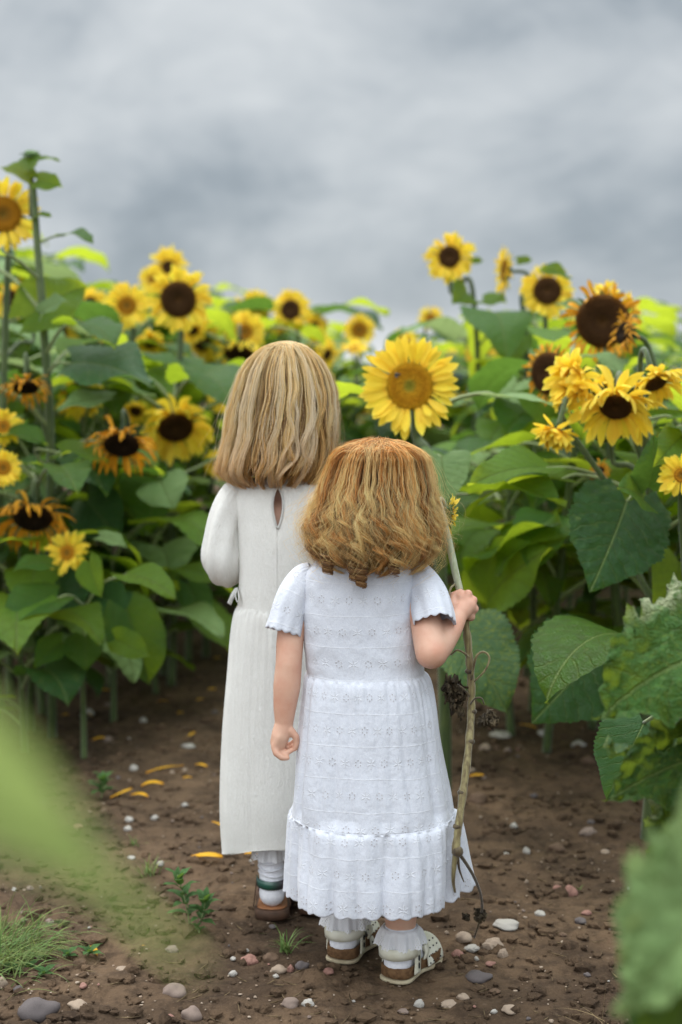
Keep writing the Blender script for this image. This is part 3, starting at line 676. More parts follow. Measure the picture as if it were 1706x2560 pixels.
# plants of the rows behind, copied from a few of each build, every one with its own stem, leaves and flower
rf = random.Random(5); spots = []
def okspot(x, y):
    hw = .24*y+.25
    if abs(x) > hw+.1: return False
    if y < 6.3:
        if x < 0: return x < -.62-.0*(y-4) and y > 4.9
        return x > .80-.12*(y-4.4) and y > 4.3
    return True
for _ in range(9000):
    y = 4.3+(rf.random()**1.15)*8.7; x = rf.uniform(-.24*y-.3, .24*y+.3)
    md = .34+.035*(y-4.3)
    if okspot(x, y) and all((x-a)**2+(y-b)**2 > md*md for a, b in spots): spots.append((x, y))
    if len(spots) > 132: break
spots.sort(key=lambda s: s[1])
protos = {}
def row_proto(k, style):
    key = (k, style)
    kinds = [(0, 1, 2, 3), (0, 0, 1, 1), (1, 1, 0, 3), (0, 2, 2, 1)][k % 4]
    root = empty('sunflower_plant', (0, 0, 0), '', 'sunflower'); rr = random.Random(k*17+len(style))
    P = catmull([(0, 0, 0), (rr.uniform(-.03, .03), 0, .5), (rr.uniform(-.04, .04), rr.uniform(-.03, .03), 1.05), (0, .05, 1.27), (0, 0, 1.30)], 26)
    v, f, uv = tube(P, np.linspace(.0115, .006, 26), 7); meshobj('stem', v, f, M_STEM, root, uv=uv)
    fa = {'open': (rr.uniform(-.3, .3), -1, .2), 'mature': (rr.uniform(-.3, .3), -1, -.05), 'small': (0, -1, .4), 'nod': (0, -.8, -.5)}[style]
    rd = {'open': .038, 'mature': .05, 'small': .03, 'nod': .05}[style]
    add_head(root, Vector((0, -.02, 1.3)), fa, style, rd*(2.2 if style != 'nod' else 1.9), rd, k+50)
    nl = 17
    for q in range(nl):
        fr = .15+.79*(q+rr.random()*.5)/nl; S0 = P[int(25*fr)]; az = q*2.4+k
        L = .235*(.6+.6*math.sin(math.pi*min(1, .2+.8*(1-fr))))*(.6 if fr > .86 else 1)
        Yd = Vector((math.sin(az), math.cos(az), rr.uniform(-.2, .25)))
        o = bpy.data.objects.new('leaf', rr.choice(GENK[rr.choice(kinds)])); link(o, root); place(o, root, S0, frame(Yd, (0, 0, 1)), (L*1.25,)*3)
    return root
def copy_tree(o, parent=None):
    c = o.copy(); COL.objects.link(c); c.parent = parent
    for ch in o.children: copy_tree(ch, c)
    return c
used = set()
sty = ['open', 'mature', 'small', 'nod']
for i, (x, y) in enumerate(spots):
    k = rf.randrange(5); s = sty[rf.choice([0, 0, 1, 1, 2, 3])]; key = (k, s)
    if key not in protos: protos[key] = row_proto(k, s)
    o = protos[key] if key not in used else copy_tree(protos[key]); used.add(key)
    dx = proj((x, y, 1))[0]; hy = sky_y(dx)+(rf.uniform(12, 100) if y > 6 else rf.uniform(90, 300)); top = at(dx, hy, y).z
    s_ = max(.6, top)/1.36
    o.location = (x, y, gz(x, y)-.01); o.scale = (min(1.15, s_*1.05),)*2+(s_,); o.rotation_euler = (0, 0, rf.gauss(0, .45))
    o['label'] = {'open': 'mid-distance sunflower with an orange-centred flower in the rear rows', 'mature': 'mid-distance sunflower with a dark-faced flower in the rear rows',
                  'small': 'mid-distance sunflower with a small upturned flower in the rear rows', 'nod': 'mid-distance sunflower with a nodding flower in the rear rows'}[s]
    reg = 'beyond the left edge plants' if dx < 220 else 'beyond the nodding flower at left' if dx < 520 else 'behind the blond head' if dx < 760 else 'behind the large fresh flower' if dx < 1060 else 'under the tall thin-stemmed flowers' if dx < 1300 else 'behind the shaggy cluster at right'
    o['label'] = o['label'].replace('mid-distance sunflower', 'leafy sunflower' if y < 6.4 else 'distant sunflower' if y < 9 else 'farthest sunflower').replace('in the rear rows', reg)
    o['category'] = 'sunflower'; o['group'] = 'sunflowers of the rear rows'
# ---------------------------------------------------------------- cloth, skin, hair, shoe materials
def cloth_young():
    m, t = mat('white_broderie'); u, v, _ = t.xyz(t.coord('UV'))        # UV in metres
    du, dv = .0270, .0560
    wq = t.noise(t.coord('Object'), 9, 2)-.5; u = u+wq*.010; v = v+(t.noise(t.coord('Object'), 7, 2)-.5)*.014
    row = (v/dv).m('FLOOR'); cu = u/du+row*.5; ci = cu.m('FLOOR'); fx = (cu.fract()-.5)*du; fy = ((v/dv).fract()-.5)*dv
    odd = (ci*.5+row*.5).fract().gt(.25)
    rr = (fx*fx+fy*fy).m('SQRT'); ang = fy.m('ARCTAN2', fx)
    s6 = ((ang*(3/math.pi)).fract()-.5)*(math.pi/3)                        # angle inside one sixth
    hx = rr*s6.cos()-.0056; hy = rr*s6.sin(); hd = (hx*hx+hy*hy).m('SQRT')
    hole = hd.step(.00125, .0007)*odd
    ringe = hd.step(.0024, .0014)*odd
    pet = (hy.abs()).step(.0013, .0003)*rr.step(.0102, .0085)*rr.step(.0008, .002)*(V(t.nt, (odd*-1.0+1.0).k))
    line = (((v/dv).fract()-.5).abs()).step(.476, .492)
    dots = rr.step(.0016, .0008)*odd
    oc = t.coord('Object'); fb = t.noise(oc, 620, 2); wr = t.noise(t.mapping(oc, (1, 1, .55)), 17, 5, .6); wr2 = t.noise(oc, 60, 4, .6)
    base = t.mix(fb.step(.3, .7), (.64, .665, .74), (.73, .75, .81))
    base = t.mix((pet.mx(line*.6).mx(ringe*.8))*.6, base, (.84, .85, .89))
    base = t.mix(hole, base, (.46, .43, .46))
    h = ringe*.2+pet*.3+line*.12-hole*.5+wr*3.6+wr2*.8+fb*.1
    t.bsdf(base, .85, .2, t.bump(h, .9, .0022), .10, (.7, .74, .85), sheen=.2); return m
def cloth_old():
    m, t = mat('cream_crinkle'); u, v, _ = t.xyz(t.coord('UV')); oc = t.coord('Object'); uvc = t.coord('UV')
    cr = t.noise(t.mapping(uvc, (420, 150, 1)), 1.0, 4, .6, 1.2); st = t.noise(t.mapping(uvc, (110, 5, 1)), 1.0, 2)
    wr = t.noise(oc, 14, 4, .6)
    base = t.mix(cr.step(.35, .65), (.82, .81, .765), (.88, .87, .83))
    t.bsdf(base, .9, .15, t.bump(cr*1.1+st*.9+wr*1.8, .8, .0026), .08, sheen=.2); return m
M_YD = cloth_young(); M_OD = cloth_old()
M_SKIN = plain('skin', (.68, .425, .31), .5, .35, (420, .45, .0008), (.60, .31, .215), 17, sss=.1)
def hair_mat(name):
    m, t = mat(name); tn = V(t.nt, t.attr('tint')['Color']); t.bsdf(tn, .36, .5, None, .46, tn, sheen=.1); return m
M_HAIR = hair_mat('hair')
M_SOCK = plain('sock_knit', (.74, .74, .80), .9, .2, (500, .7, .0012), (.84, .84, .88), 200)
def lace():
    m, t = mat('lace'); u, v, _ = t.xyz(t.coord('UV')); a = (u*150).m('FLOOR'); fx = (u*150).fract()-.5; fy = (v*7+a*.5).fract()-.5
    hole = (fx*fx+fy*fy*1.0).m('SQRT').lt(.22)*v.gt(.42)
    t.bsdf((.90, .90, .93), .85, .2, None, .12, alpha=V(t.nt, (hole*-1.0+1.0).k)); return m
M_LACE = lace()
M_CORK = plain('cork', (.10, .052, .025), .85, .2, (240, .8, .002), (.19, .105, .05), 120)
M_CREAM = plain('cream_leather', (.76, .74, .64), .45, .4, (200, .25, .0008), (.60, .57, .44), 20)
M_OUTS = plain('cream_rubber', (.50, .44, .30), .7, .3, (150, .5, .001), (.36, .29, .19), 30)
M_DARKBRN = plain('brown_sole', (.060, .034, .022), .7, .3, (200, .5, .001), (.095, .05, .03), 60)
M_TAN = plain('tan_insole', (.33, .14, .06), .6, .3, (200, .3, .001))
def iris():
    m, t = mat('green_metallic_strap'); u, v, _ = t.xyz(t.coord('UV'))
    t.bsdf(t.ramp(v, [(0, (.015, .07, .07)), (.45, (.02, .10, .065)), (.75, (.06, .03, .05)), (1, (.10, .03, .03))]), .3, .7); return m
M_IRIS = iris()
M_EYE = plain('eye_white', (.75, .75, .75), .2, .5); M_HOLE = plain('punched_hole', (.03, .03, .035), .9, .1)

def ico(sub=2):
    import bmesh
    b = bmesh.new(); bmesh.ops.create_icosphere(b, subdivisions=sub, radius=1); v = np.array([q.co[:] for q in b.verts]); f = [[q.index for q in p.verts] for p in b.faces]; b.free()
    return v, f
ICO_V, ICO_F = ico(2); IV3, IF3 = ico(3)
def blob(name, chains, ells, matl, parent, voxel=.003, smooth=6, off=(0, 0, 0)):
    """one continuous surface grown round chains of (point, radius) and ellipsoids (point, (rx,ry,rz))"""
    mb = MB(); off = np.array(off, float)
    for ch in chains:
        for (p, a), (q, b) in zip(ch[:-1], ch[1:]):
            p, q = np.array(p, float), np.array(q, float); L = np.linalg.norm(q-p); k = max(2, int(L/(min(a, b)*.2))); big = min(a, b) > .014
            for i in range(k+1): s = i/k; mb.add((IV3 if big else ICO_V)*(a+(b-a)*s)+p+(q-p)*s-off, IF3 if big else ICO_F)
    for e in ells:
        v = IV3*np.array(e[1])
        if len(e) > 2: v = v @ np.array(e[2].to_matrix()).T
        mb.add(v+np.array(e[0])-off, IF3)
    o = mb.build(name, matl, None)
    md = o.modifiers.new('r', 'REMESH'); md.mode = 'VOXEL'; md.voxel_size = voxel; md.use_smooth_shade = True
    ms = o.modifiers.new('s', 'SMOOTH'); ms.iterations = smooth; ms.factor = .5
    dg = bpy.context.evaluated_depsgraph_get(); me = bpy.data.meshes.new_from_object(o.evaluated_get(dg), depsgraph=dg)
    old = o.data; o.modifiers.clear(); o.data = me; bpy.data.meshes.remove(old); me.name = name
    me.polygons.foreach_set('use_smooth', [True]*len(me.polygons))
    if not me.materials: me.materials.append(matl)
    if parent is not None: o.parent = parent
    return o

def weld(o):
    import bmesh
    b = bmesh.new(); b.from_mesh(o.data); bmesh.ops.remove_doubles(b, verts=b.verts, dist=2e-5); b.to_mesh(o.data); b.free(); return o
def relax(o, keep, off, it=22):
    """smooth the limbs but not the hands and face"""
    me = o.data; n = len(me.vertices); co = np.empty(n*3, np.float32); me.vertices.foreach_get('co', co); co = co.reshape(-1, 3)+np.array(off, np.float32); w = np.ones(n)
    for c, r in keep: w = np.minimum(w, np.clip((np.linalg.norm(co-np.array(c), axis=1)-r)/.02, 0, 1))
    e = np.empty(len(me.edges)*2, np.int32); me.edges.foreach_get('vertices', e); e = e.reshape(-1, 2); deg = np.bincount(e.ravel(), minlength=n).astype(float)
    for _ in range(it):
        s = np.zeros((n, 3))
        for k in range(3): s[:, k] = np.bincount(e[:, 0], co[e[:, 1], k], n)+np.bincount(e[:, 1], co[e[:, 0], k], n)
        co = co+(s/deg[:, None]-co)*(.6*w)[:, None]
    me.vertices.foreach_set('co', (co-np.array(off)).astype(np.float32).ravel()); me.update()
def RV(x):
    """fold with a rounded top and a narrow valley"""
    return (1-abs(math.sin(x*.5)))**2.2
def cloth_surf(mb, rings, off, dc, nu=180, nv=60, fold=None, seam=None, ex=2.25, sag=None, scallop=None, back=0, vref=None, ushift=0.0):
    """rings: (picture y of the near side, left x, right x, half depth in m); closed round the body, seam at the near side"""
    K = np.array([[r[0], at(r[1], r[0], dc).x, at(r[2], r[0], dc).x, r[3], at(850, r[0], dc-r[3]).z] for r in rings])
    s = np.linspace(0, 1, len(K)); sv = np.linspace(0, 1, nv); Kc = catmull(K, nv)
    V_ = []; UV = []; vlen = 0; Rref = (Kc[:, 2]-Kc[:, 1]).max()/2*1.05
    for i in range(nv):
        y, xl, xr, ry, z = Kc[i]; cx, rx = (xl+xr)/2, (xr-xl)/2
        if i: vlen += math.hypot(Kc[i][4]-Kc[i-1][4], (rx-lastrx)*.5)
        lastrx = rx
        g = seam(y) if seam else 0.0
        for j in range(nu+1):
            a = (-math.pi/2 if seam else math.pi/2)+g+(2*math.pi-2*g)*j/nu
            c, s_ = math.cos(a), math.sin(a); k = 1/((abs(c)**ex+abs(s_)**ex)**(1/ex))
            f = 1+(fold(a, i/(nv-1), y) if fold else 0)
            zz = z-(sag(y)*abs(c)**2 if sag else 0)
            if scallop and i/(nv-1) > .8: zz += scallop(a)*((i/(nv-1)-.8)/.2)
            V_.append((cx+rx*k*c*f-off[0], dc+ry*k*s_*f-off[1], zz-off[2])); UV.append((a*Rref+ushift, (vref or 0)-vlen))
    f = [(i*(nu+1)+j, i*(nu+1)+j+1, (i+1)*(nu+1)+j+1, (i+1)*(nu+1)+j) for i in range(nv-1) for j in range(nu)]
    mb.add(V_, f, UV); return vlen
def sleeve(mb, pts, off, fold, nu=56, nv=26, scallop=0, uvs=1.0):
    """pts: (point, radius); the last ring is the hem"""
    C_ = catmull([list(p)+[r] for p, r in pts], nv); P = C_[:, :3]; rad = C_[:, 3]
    T = np.gradient(P, axis=0); T /= np.linalg.norm(T, axis=1)[:, None]; N = np.cross(T[0], (0, 1, 0)); N /= np.linalg.norm(N); V_ = []; UV = []; L = 0
    for i in range(nv):
        N = N-T[i]*np.dot(N, T[i]); N /= np.linalg.norm(N); B = np.cross(T[i], N)
        if i: L += np.linalg.norm(P[i]-P[i-1])
        for j in range(nu):
            a = j/nu*2*np.pi; r = rad[i]*(1+fold(a, i/(nv-1)))
            p = P[i]+N*r*np.cos(a)+B*r*np.sin(a)
            if scallop and i > nv-4: p = p+T[i]*scallop*(abs(math.sin(a*7))-.3)*(i-nv+4)/3
            V_.append(p-np.array(off)); UV.append(((a-np.pi)*rad.max()*uvs, -L))
    mb.add(V_, [(i*nu+j, i*nu+(j+1) % nu, (i+1)*nu+(j+1) % nu, (i+1)*nu+j) for i in range(nv-1) for j in range(nu)], UV)

def hair(name, parent, N, S, cen, env, y0, y1, dfac, pal, seed, whorl, wave, cy, spread, scat, r0=.0008, nclump=170, core=.90, fly=120, inner=(.10, .05, .02), t1lo=.80, taper=.5, extra=None):
    """strands combed from the whorl over the head; env(y) half width in m, cen(y) centre x, both by picture y"""
    g = np.random.default_rng(seed); off = np.array(parent.location)
    YS = np.linspace(y0, y1, 60); E = np.array([env(y) for y in YS]); CX = np.array([cen(y) for y in YS])
    ZS = np.array([at(850, y, cy).z for y in YS])
    cl = g.integers(0, nclump, N); cphi = g.uniform(0, 2*np.pi, nclump); cphi = np.sort(cphi); coff = g.uniform(-.020, .007, nclump)
    cph = g.uniform(0, 6.28, (nclump, 3)); camp = g.uniform(.5, 1.3, nclump); ct1 = g.uniform(t1lo, 1.0, nclump); ccol = g.uniform(0, 1, nclump)
    phi = cphi[cl]+g.normal(0, spread, N); t0 = g.uniform(0, .42, N)*(g.random(N) < .75); t1 = np.clip(ct1[cl]+g.normal(0, .03, N), .5, 1.03)
    t0 = np.minimum(t0, t1-.3)
    u = np.linspace(0, 1, S)[None, :]; T = t0[:, None]+(t1-t0)[:, None]*u
    # more of the path length lies on the sides than on the crown
    yy = np.interp(T.ravel()**1.35, np.linspace(0, 1, 60), YS).reshape(T.shape)
    e = np.interp(yy, YS, E); cx = np.interp(yy, YS, CX); z = np.interp(yy, YS, ZS)
    lay = coff[cl][:, None]+g.normal(0, .003, N)[:, None]
    rr = e+np.where(e > .03, lay, lay*e/.03)
    dphi, dr, dz = wave(T, u, cl, cph, camp, g, N)
    a = phi[:, None]+dphi/np.maximum(e, .03)
    X = cx+(rr+dr)*np.cos(a); Yv = cy+(rr+dr)*dfac*np.sin(a); Z = z+dz
    wv = np.array(whorl); k = np.clip(1-T/.45, 0, 1)**2.2
    X = X+(wv[0]-CX[0])*k; Yv = Yv+(wv[1]-cy)*k
    js = g.normal(0, scat, (2, N))[:, :, None]*k[None]; X = X+js[0]; Yv = Yv+js[1]; Z = Z-(((wv[0]-CX[0])*k+js[0])**2+((wv[1]-cy)*k+js[1])**2)/.17
    Pth = np.stack([X, Yv, Z], -1)
    # stray hairs
    fl = g.random(N) < fly/N; amp = g.uniform(.004, .028, N)*fl
    o3 = g.normal(0, 1, (N, 3)); o3[:, 1] *= .6; rad = np.stack([np.cos(phi), np.sin(phi), np.full(N, .15)], -1)
    Pth += (amp[:, None, None]*(u**1.6)[:, :, None])*(rad*1.1+o3*.5)[:, None, :]
    Pth = Pth-off
    Tn = np.gradient(Pth, axis=1); Tn /= np.linalg.norm(Tn, axis=2)[:, :, None]+1e-9
    ref = np.broadcast_to(rad[:, None, :], Tn.shape); A = np.cross(Tn, ref); A /= np.linalg.norm(A, axis=2)[:, :, None]+1e-9; B = np.cross(Tn, A)
    R_ = r0*g.uniform(.6, 1.25, N)[:, None]*np.clip(1-u**6*taper, .15, 1)*np.where(fl, .45, 1)[:, None]
    rings = [Pth+R_[:, :, None]*(A*math.cos(q)*1.3+B*math.sin(q)*.8) for q in (0, 2.094, 4.189)]
    Vv = np.stack(rings, 2).reshape(-1, 3)                  # N,S,3 corners
    base = (np.arange(N)[:, None]*S+np.arange(S-1)[None, :])*3
    F = np.concatenate([np.stack([base+j, base+(j+1) % 3, base+3+(j+1) % 3, base+3+j], -1).reshape(-1, 4) for j in range(3)])
    pal = np.minimum(np.array(pal)*np.array([1.08, 1.26, 1.34] if pal[3][1] > .4 else [1.03, 1.22, 1.12]), [1, .88, .66]); ci = np.clip(ccol[cl]+g.normal(0, .16, N)+lay[:, 0]*34, 0, .999); k0 = ci*(len(pal)-2)  # deeper strands get darker tints, painting in shade beneath the outer locks
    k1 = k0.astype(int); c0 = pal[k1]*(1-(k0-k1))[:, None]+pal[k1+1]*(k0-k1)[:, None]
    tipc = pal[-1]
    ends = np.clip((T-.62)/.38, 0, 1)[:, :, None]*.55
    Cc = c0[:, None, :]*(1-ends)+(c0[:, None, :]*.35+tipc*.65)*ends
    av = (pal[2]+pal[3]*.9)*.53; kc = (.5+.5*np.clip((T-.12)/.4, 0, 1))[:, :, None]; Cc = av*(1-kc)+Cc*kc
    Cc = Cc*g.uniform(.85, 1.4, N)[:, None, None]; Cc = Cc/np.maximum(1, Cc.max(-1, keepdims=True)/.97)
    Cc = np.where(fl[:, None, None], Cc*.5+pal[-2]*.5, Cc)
    Cv = np.repeat(Cc.reshape(-1, 3), 3, axis=0)
    # dark cap close to the head, its colour painting shade between the loose strands
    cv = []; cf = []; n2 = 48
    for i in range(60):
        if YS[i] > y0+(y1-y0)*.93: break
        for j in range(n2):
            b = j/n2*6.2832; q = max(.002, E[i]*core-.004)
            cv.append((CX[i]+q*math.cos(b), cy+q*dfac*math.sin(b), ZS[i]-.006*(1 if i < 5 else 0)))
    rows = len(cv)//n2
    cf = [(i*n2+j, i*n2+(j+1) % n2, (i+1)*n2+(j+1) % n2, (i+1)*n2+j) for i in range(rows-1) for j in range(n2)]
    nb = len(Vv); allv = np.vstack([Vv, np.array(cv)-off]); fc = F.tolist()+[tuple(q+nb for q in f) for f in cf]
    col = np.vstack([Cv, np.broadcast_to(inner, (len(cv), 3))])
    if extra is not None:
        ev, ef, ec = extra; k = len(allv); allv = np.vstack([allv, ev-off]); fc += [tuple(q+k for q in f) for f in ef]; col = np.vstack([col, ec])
    return meshobj(name, allv, fc, M_HAIR, parent, col=col)

def frill(parent, c, r_in, r_out, h, matl=None, waves=9, tilt=0.0, name='lace_frill'):
    off = np.array(parent.location) if parent.parent is None else np.array(parent.parent.location); nu, nv = 180, 10; V_ = []; UV = []
    for i in range(nv):
        s = i/(nv-1)
        for j in range(nu+1):
            a = j/nu*6.2832; w_ = 1+.10*s*math.sin(a*waves+1)+.05*s*math.sin(a*waves*2.3)
            r = (r_in+(r_out-r_in)*s**.7)*w_; edge = .0025*abs(math.sin(a*24))*(s > .95)
            V_.append((c[0]+r*math.cos(a)-off[0], c[1]+r*math.sin(a)-off[1], c[2]+.006*math.sin(s*3.14)-h*s-edge+tilt*math.sin(a)-off[2])); UV.append((j/nu, s))
    f = [(i*(nu+1)+j, i*(nu+1)+j+1, (i+1)*(nu+1)+j+1, (i+1)*(nu+1)+j) for i in range(nv-1) for j in range(nu)]
    return meshobj(name, V_, f, matl or M_LACE, parent, uv=UV)

def foot_outline(n=44):
    """unit sole: heel at 0,0 toes at +Y 1, width about .4"""
    key = [(0, 0), (-.13, .04), (-.175, .14), (-.165, .32), (-.165, .48), (-.205, .68), (-.20, .84), (-.12, .965), (0, 1.0), (.13, .96), (.205, .82), (.21, .66), (.16, .46), (.165, .30), (.175, .13), (.12, .035), (0, 0)]
    return catmull([(a, b, 0) for a, b in key], n)[:-1, :2]
def sole(mb, heel, ang, L, z0, z1, grow=0.0, wf=1.0, cup=0.0, off=(0, 0, 0)):
    o = foot_outline(); c, s = math.cos(ang), math.sin(ang); n = len(o)
    def ring(g, z):
        q = o*np.array([wf, 1]); cc = np.array([0, .5]); q = cc+(q-cc)*(1+g); q = q*L
        x = q[:, 0]*c+q[:, 1]*s; y = -q[:, 0]*s+q[:, 1]*c
        return np.stack([x+heel[0]-off[0], y+heel[1]-off[1], np.full(n, z+heel[2]-off[2])], 1)
    if cup: rs = [ring(grow-.04, z0), ring(grow, z0+.002), ring(grow+.01, z1-.002), ring(grow-.015, z1), ring(grow-.07, z1-.002), ring(grow-.14, z1-cup), ring(grow-.6, z1-cup-.001)]
    else: rs = [ring(grow-.03, z0), ring(grow, z0+.001), ring(grow, z1-.001), ring(grow-.03, z1)]
    f = [(i*n+j, i*n+(j+1) % n, (i+1)*n+(j+1) % n, (i+1)*n+j) for i in range(len(rs)-1) for j in range(n)]
    f += [tuple(range(n))[::-1], tuple(range((len(rs)-1)*n, len(rs)*n))]
    mb.add(np.vstack(rs), f)
def ribbon(mb, path, wdir, width, th, n=30, off=(0, 0, 0)):
    """a flat strap along path, width along wdir"""
    P = catmull(path, n); T = np.gradient(P, axis=0); T /= np.linalg.norm(T, axis=1)[:, None]; V_ = []; UV = []
    W = np.broadcast_to(np.asarray(wdir, float), (n, 3)) if np.ndim(wdir) == 1 else catmull(wdir, n)
    wd = np.broadcast_to(np.asarray(width, float), (n,))
    for i in range(n):
        w_ = W[i]-T[i]*np.dot(W[i], T[i]); w_ /= np.linalg.norm(w_); nn = np.cross(T[i], w_)
        for a, b in ((-1, -1), (-1, 1), (0, 1.4), (1, 1), (1, -1), (0, -.6)):
            V_.append(P[i]+w_*a*wd[i]/2+nn*b*th/2-np.array(off)); UV.append((a*.5+.5, i/(n-1)))
    f = [(i*6+j, i*6+(j+1) % 6, i*6+6+(j+1) % 6, i*6+6+j) for i in range(n-1) for j in range(6)]+[tuple(range(6))[::-1], tuple(range(n*6-6, n*6))]
    mb.add(V_, f, UV)

# ---------------------------------------------------------------- the older girl
def older():
    dc = 2.80; u = px(dc)
    hl = gp(625, 2116); root = empty('person', (at(640, 1500, dc).x, dc, gz(0, dc)), 'taller child seen from behind with straight blond hair and long cream crinkled dress', 'person')
    root['label'] = 'taller child seen from behind, straight blond hair, long cream crinkled dress'
    off = np.array(root.location); A = lambda x, y, d=0: np.array(at(x, y, dc+d))
    hc = A(648, 925); fz = hl.z+.022
    ank = np.array([at(626, 2050, hl.y+.03).x, hl.y+.035, fz+.055]); ank2 = ank+(.085, .03, 0)
    face = hc+(0, .082, -.01)
    chains = [[(A(643, 1010), .040), (A(640, 1120), .042)], [(A(570, 1158), .033), (A(715, 1158), .033)], [(A(602, 1200), .043), (A(682, 1200), .043)],
              [(A(605, 1300), .045), (A(680, 1300), .045)], [(A(640, 1200), .06), (A(640, 1480), .07)], [(A(600, 1500), .062), (A(680, 1500), .062)],
              [(A(600, 1520), .058), (A(605, 1760), .042), (ank+(0, 0, .14), .034), (ank+(0, 0, .06), .025), (ank, .022)],
              [(A(690, 1520), .058), (A(700, 1760), .042), (ank2+(0, 0, .14), .034), (ank2+(0, 0, .06), .025), (ank2, .022)]]
    for a_, sx in ((ank, -1), (ank2, 1)): chains.append([(a_+(0, -.012, -.03), .020), (a_+(0, .05, -.035), .017), (a_+(0.004*sx, .115, -.042), .013)])
    for sx, sh, el in ((-1, A(540, 1155), A(512, 1300, -.01)), (1, A(742, 1155), A(766, 1300, -.01))):
        wr = el+(-sx*.055, .145, .03); hd = wr+(-sx*.035, .03, .0)
        chains += [[(sh+(-sx*.012, 0, -.01), .023), (el+(-sx*.004, .008, .014), .022), (el+(wr-el)*.35, .023), (wr, .017)], [(wr, .017), (hd, .018)]]
        for k in range(4):
            kn = hd+np.array([-sx*.008, .012, .020-k*.0125]); p2 = kn+(-sx*.018, .014-.002*k, -.002); p3 = p2+(-sx*.014, -.006, -.006)
            chains.append([(hd, .012), (kn, .0072), (p2, .0066), (p3, .0058)])
        chains.append([(wr+(0, 0, .012), .010), (hd+(-sx*.004, -.008, .030), .0078), (hd+(-sx*.024, .0, .034), .0068)])
    ells = [(hc, (.073, .088, .094)), (hc+(0, .03, -.045), (.052, .055, .052)), (face+(0, .012, -.015), (.011, .014, .015)), (face+(0, -.002, -.048), (.02, .012, .006)),
            (face+(0, -.006, -.075), (.022, .018, .016)), (hc+(-.074, .0, -.015), (.008, .016, .024)), (hc+(.074, .0, -.015), (.008, .016, .024))]
    body = blob('body', chains, ells, M_SKIN, root, .0034, 5, off)
    for sx in (-1, 1):
        e = MB(); e.add(ICO_V*.0125+(face+np.array([sx*.030, -.010, .012])-off), ICO_F); e.build('eye', M_EYE, root)
    # dress
    def kh(y): return .105*max(0, math.sin(math.pi*min(1, max(0, (y-1122)/90.))**.8))**.75 if 1122 < y < 1212 else 0.0
    def fold1(a, v, y): return fold1_(a, v, y)*(1-v**10)
    def fold1_(a, v, y):
        r = .012*math.sin(5*a+1)*v+.006*math.sin(9*a+v*5)*v
        return r+.004*noise.noise((a*3, y*.02, 1))
    def fold2(a, v, y): return fold2_(a, v, y)*min(1, v*14)
    def fold2_(a, v, y):
        g = min(1, v*20)*math.exp(-v*5)*.022*math.sin(38*a+2*math.sin(3*a))
        return g+(.1+v)*(.03*math.sin(4*a+.6+v)-.026*RV(8*a+2.5+math.sin(2*a)+.4*v))+.025*noise.noise((a*2.5, v*4, 3))
    mb = MB()
    L1 = cloth_surf(mb, [(1092, 606, 682, .042), (1104, 578, 706, .052), (1122, 548, 738, .06), (1160, 540, 744, .068), (1220, 546, 738, .074), (1300, 550, 734, .076), (1360, 549, 736, .076), (1402, 547, 738, .076)], off, dc, 240, 70, fold1, kh, ex=2.45)
    cloth_surf(mb, [(1402, 547, 738, .076), (1440, 536, 748, .080), (1550, 524, 756, .082), (1700, 513, 766, .084), (1850, 509, 772, .084), (1940, 513, 769, .080), (1953, 515, 767, .079)], off, dc, 240, 90, fold2, None, ex=2.45, sag=lambda y: .030*max(0, (y-1500)/450), vref=-L1)
    for sx in (0, 1):
        q = (lambda x, y, d=0: A(x if not sx else 1284-x, y, d))
        sleeve(mb, [(q(562, 1118), 26*u), (q(545, 1140), 38*u), (q(524, 1190), 42*u), (q(514, 1250), 45*u), (q(512, 1292), 42*u), (q(520, 1316, .03), 34*u), (q(536, 1318, .075), 22*u), (q(545, 1318, .10), 21*u)], off,
               lambda a, v: .07*math.sin(3*a+v*7)*math.sin(v*3.1)+.055*math.sin(7*a+1-v*5)*math.sin(v*3.1)+.08*noise.noise((a*1.5, v*4, 2))*math.sin(v*3.1)+.05*math.sin(19*a)*max(0, 1-v*5)+.05*math.sin(17*a)*max(0, v*4-3))
    dr = weld(mb.build('dress', M_OD, root))
    sm = dr.modifiers.new('thick', 'SOLIDIFY'); sm.thickness = .0018; sm.offset = 1
    # binding of the keyhole and its button loop, and the tie at the waist
    bd = MB(); zc = lambda y: at(850, y, dc-.062).z
    for s_ in (-1, 1):
        pth = []
        for y in np.linspace(1118, 1214, 16):
            gg = kh(y); i0 = np.interp(y, [1122, 1160, 1220], [.06, .068, .074]); rx = np.interp(y, [1122, 1160, 1220], [.083, .0875, .083])
            k = 1/((abs(math.sin(gg))**2.5+abs(math.cos(gg))**2.5)**(1/2.5)); pth.append((A(642.5, y)[0]+s_*(rx*k*math.sin(gg)+.001), dc-i0*k*math.cos(gg)-.0015, at(850, y, dc-i0).z))
        ribbon(bd, pth, (1, 0, 0), .0045, .0022, 34, off)
    bd.build('keyhole_binding', M_OD, dr)
    tb = MB(); a0 = A(545, 1352, -.03)
    ribbon(tb, [a0, A(536, 1366, -.035), A(527, 1388, -.03)], (1, -.4, .2), .009, .0015, 16, off)
    ribbon(tb, [a0, A(549, 1372, -.05), A(546, 1384, -.055), A(541, 1368, -.05), a0+(0, -.003, 0)], (.3, -1, .2), .006, .0015, 20, off)
    tb.build('waist_tie', M_OD, dr)
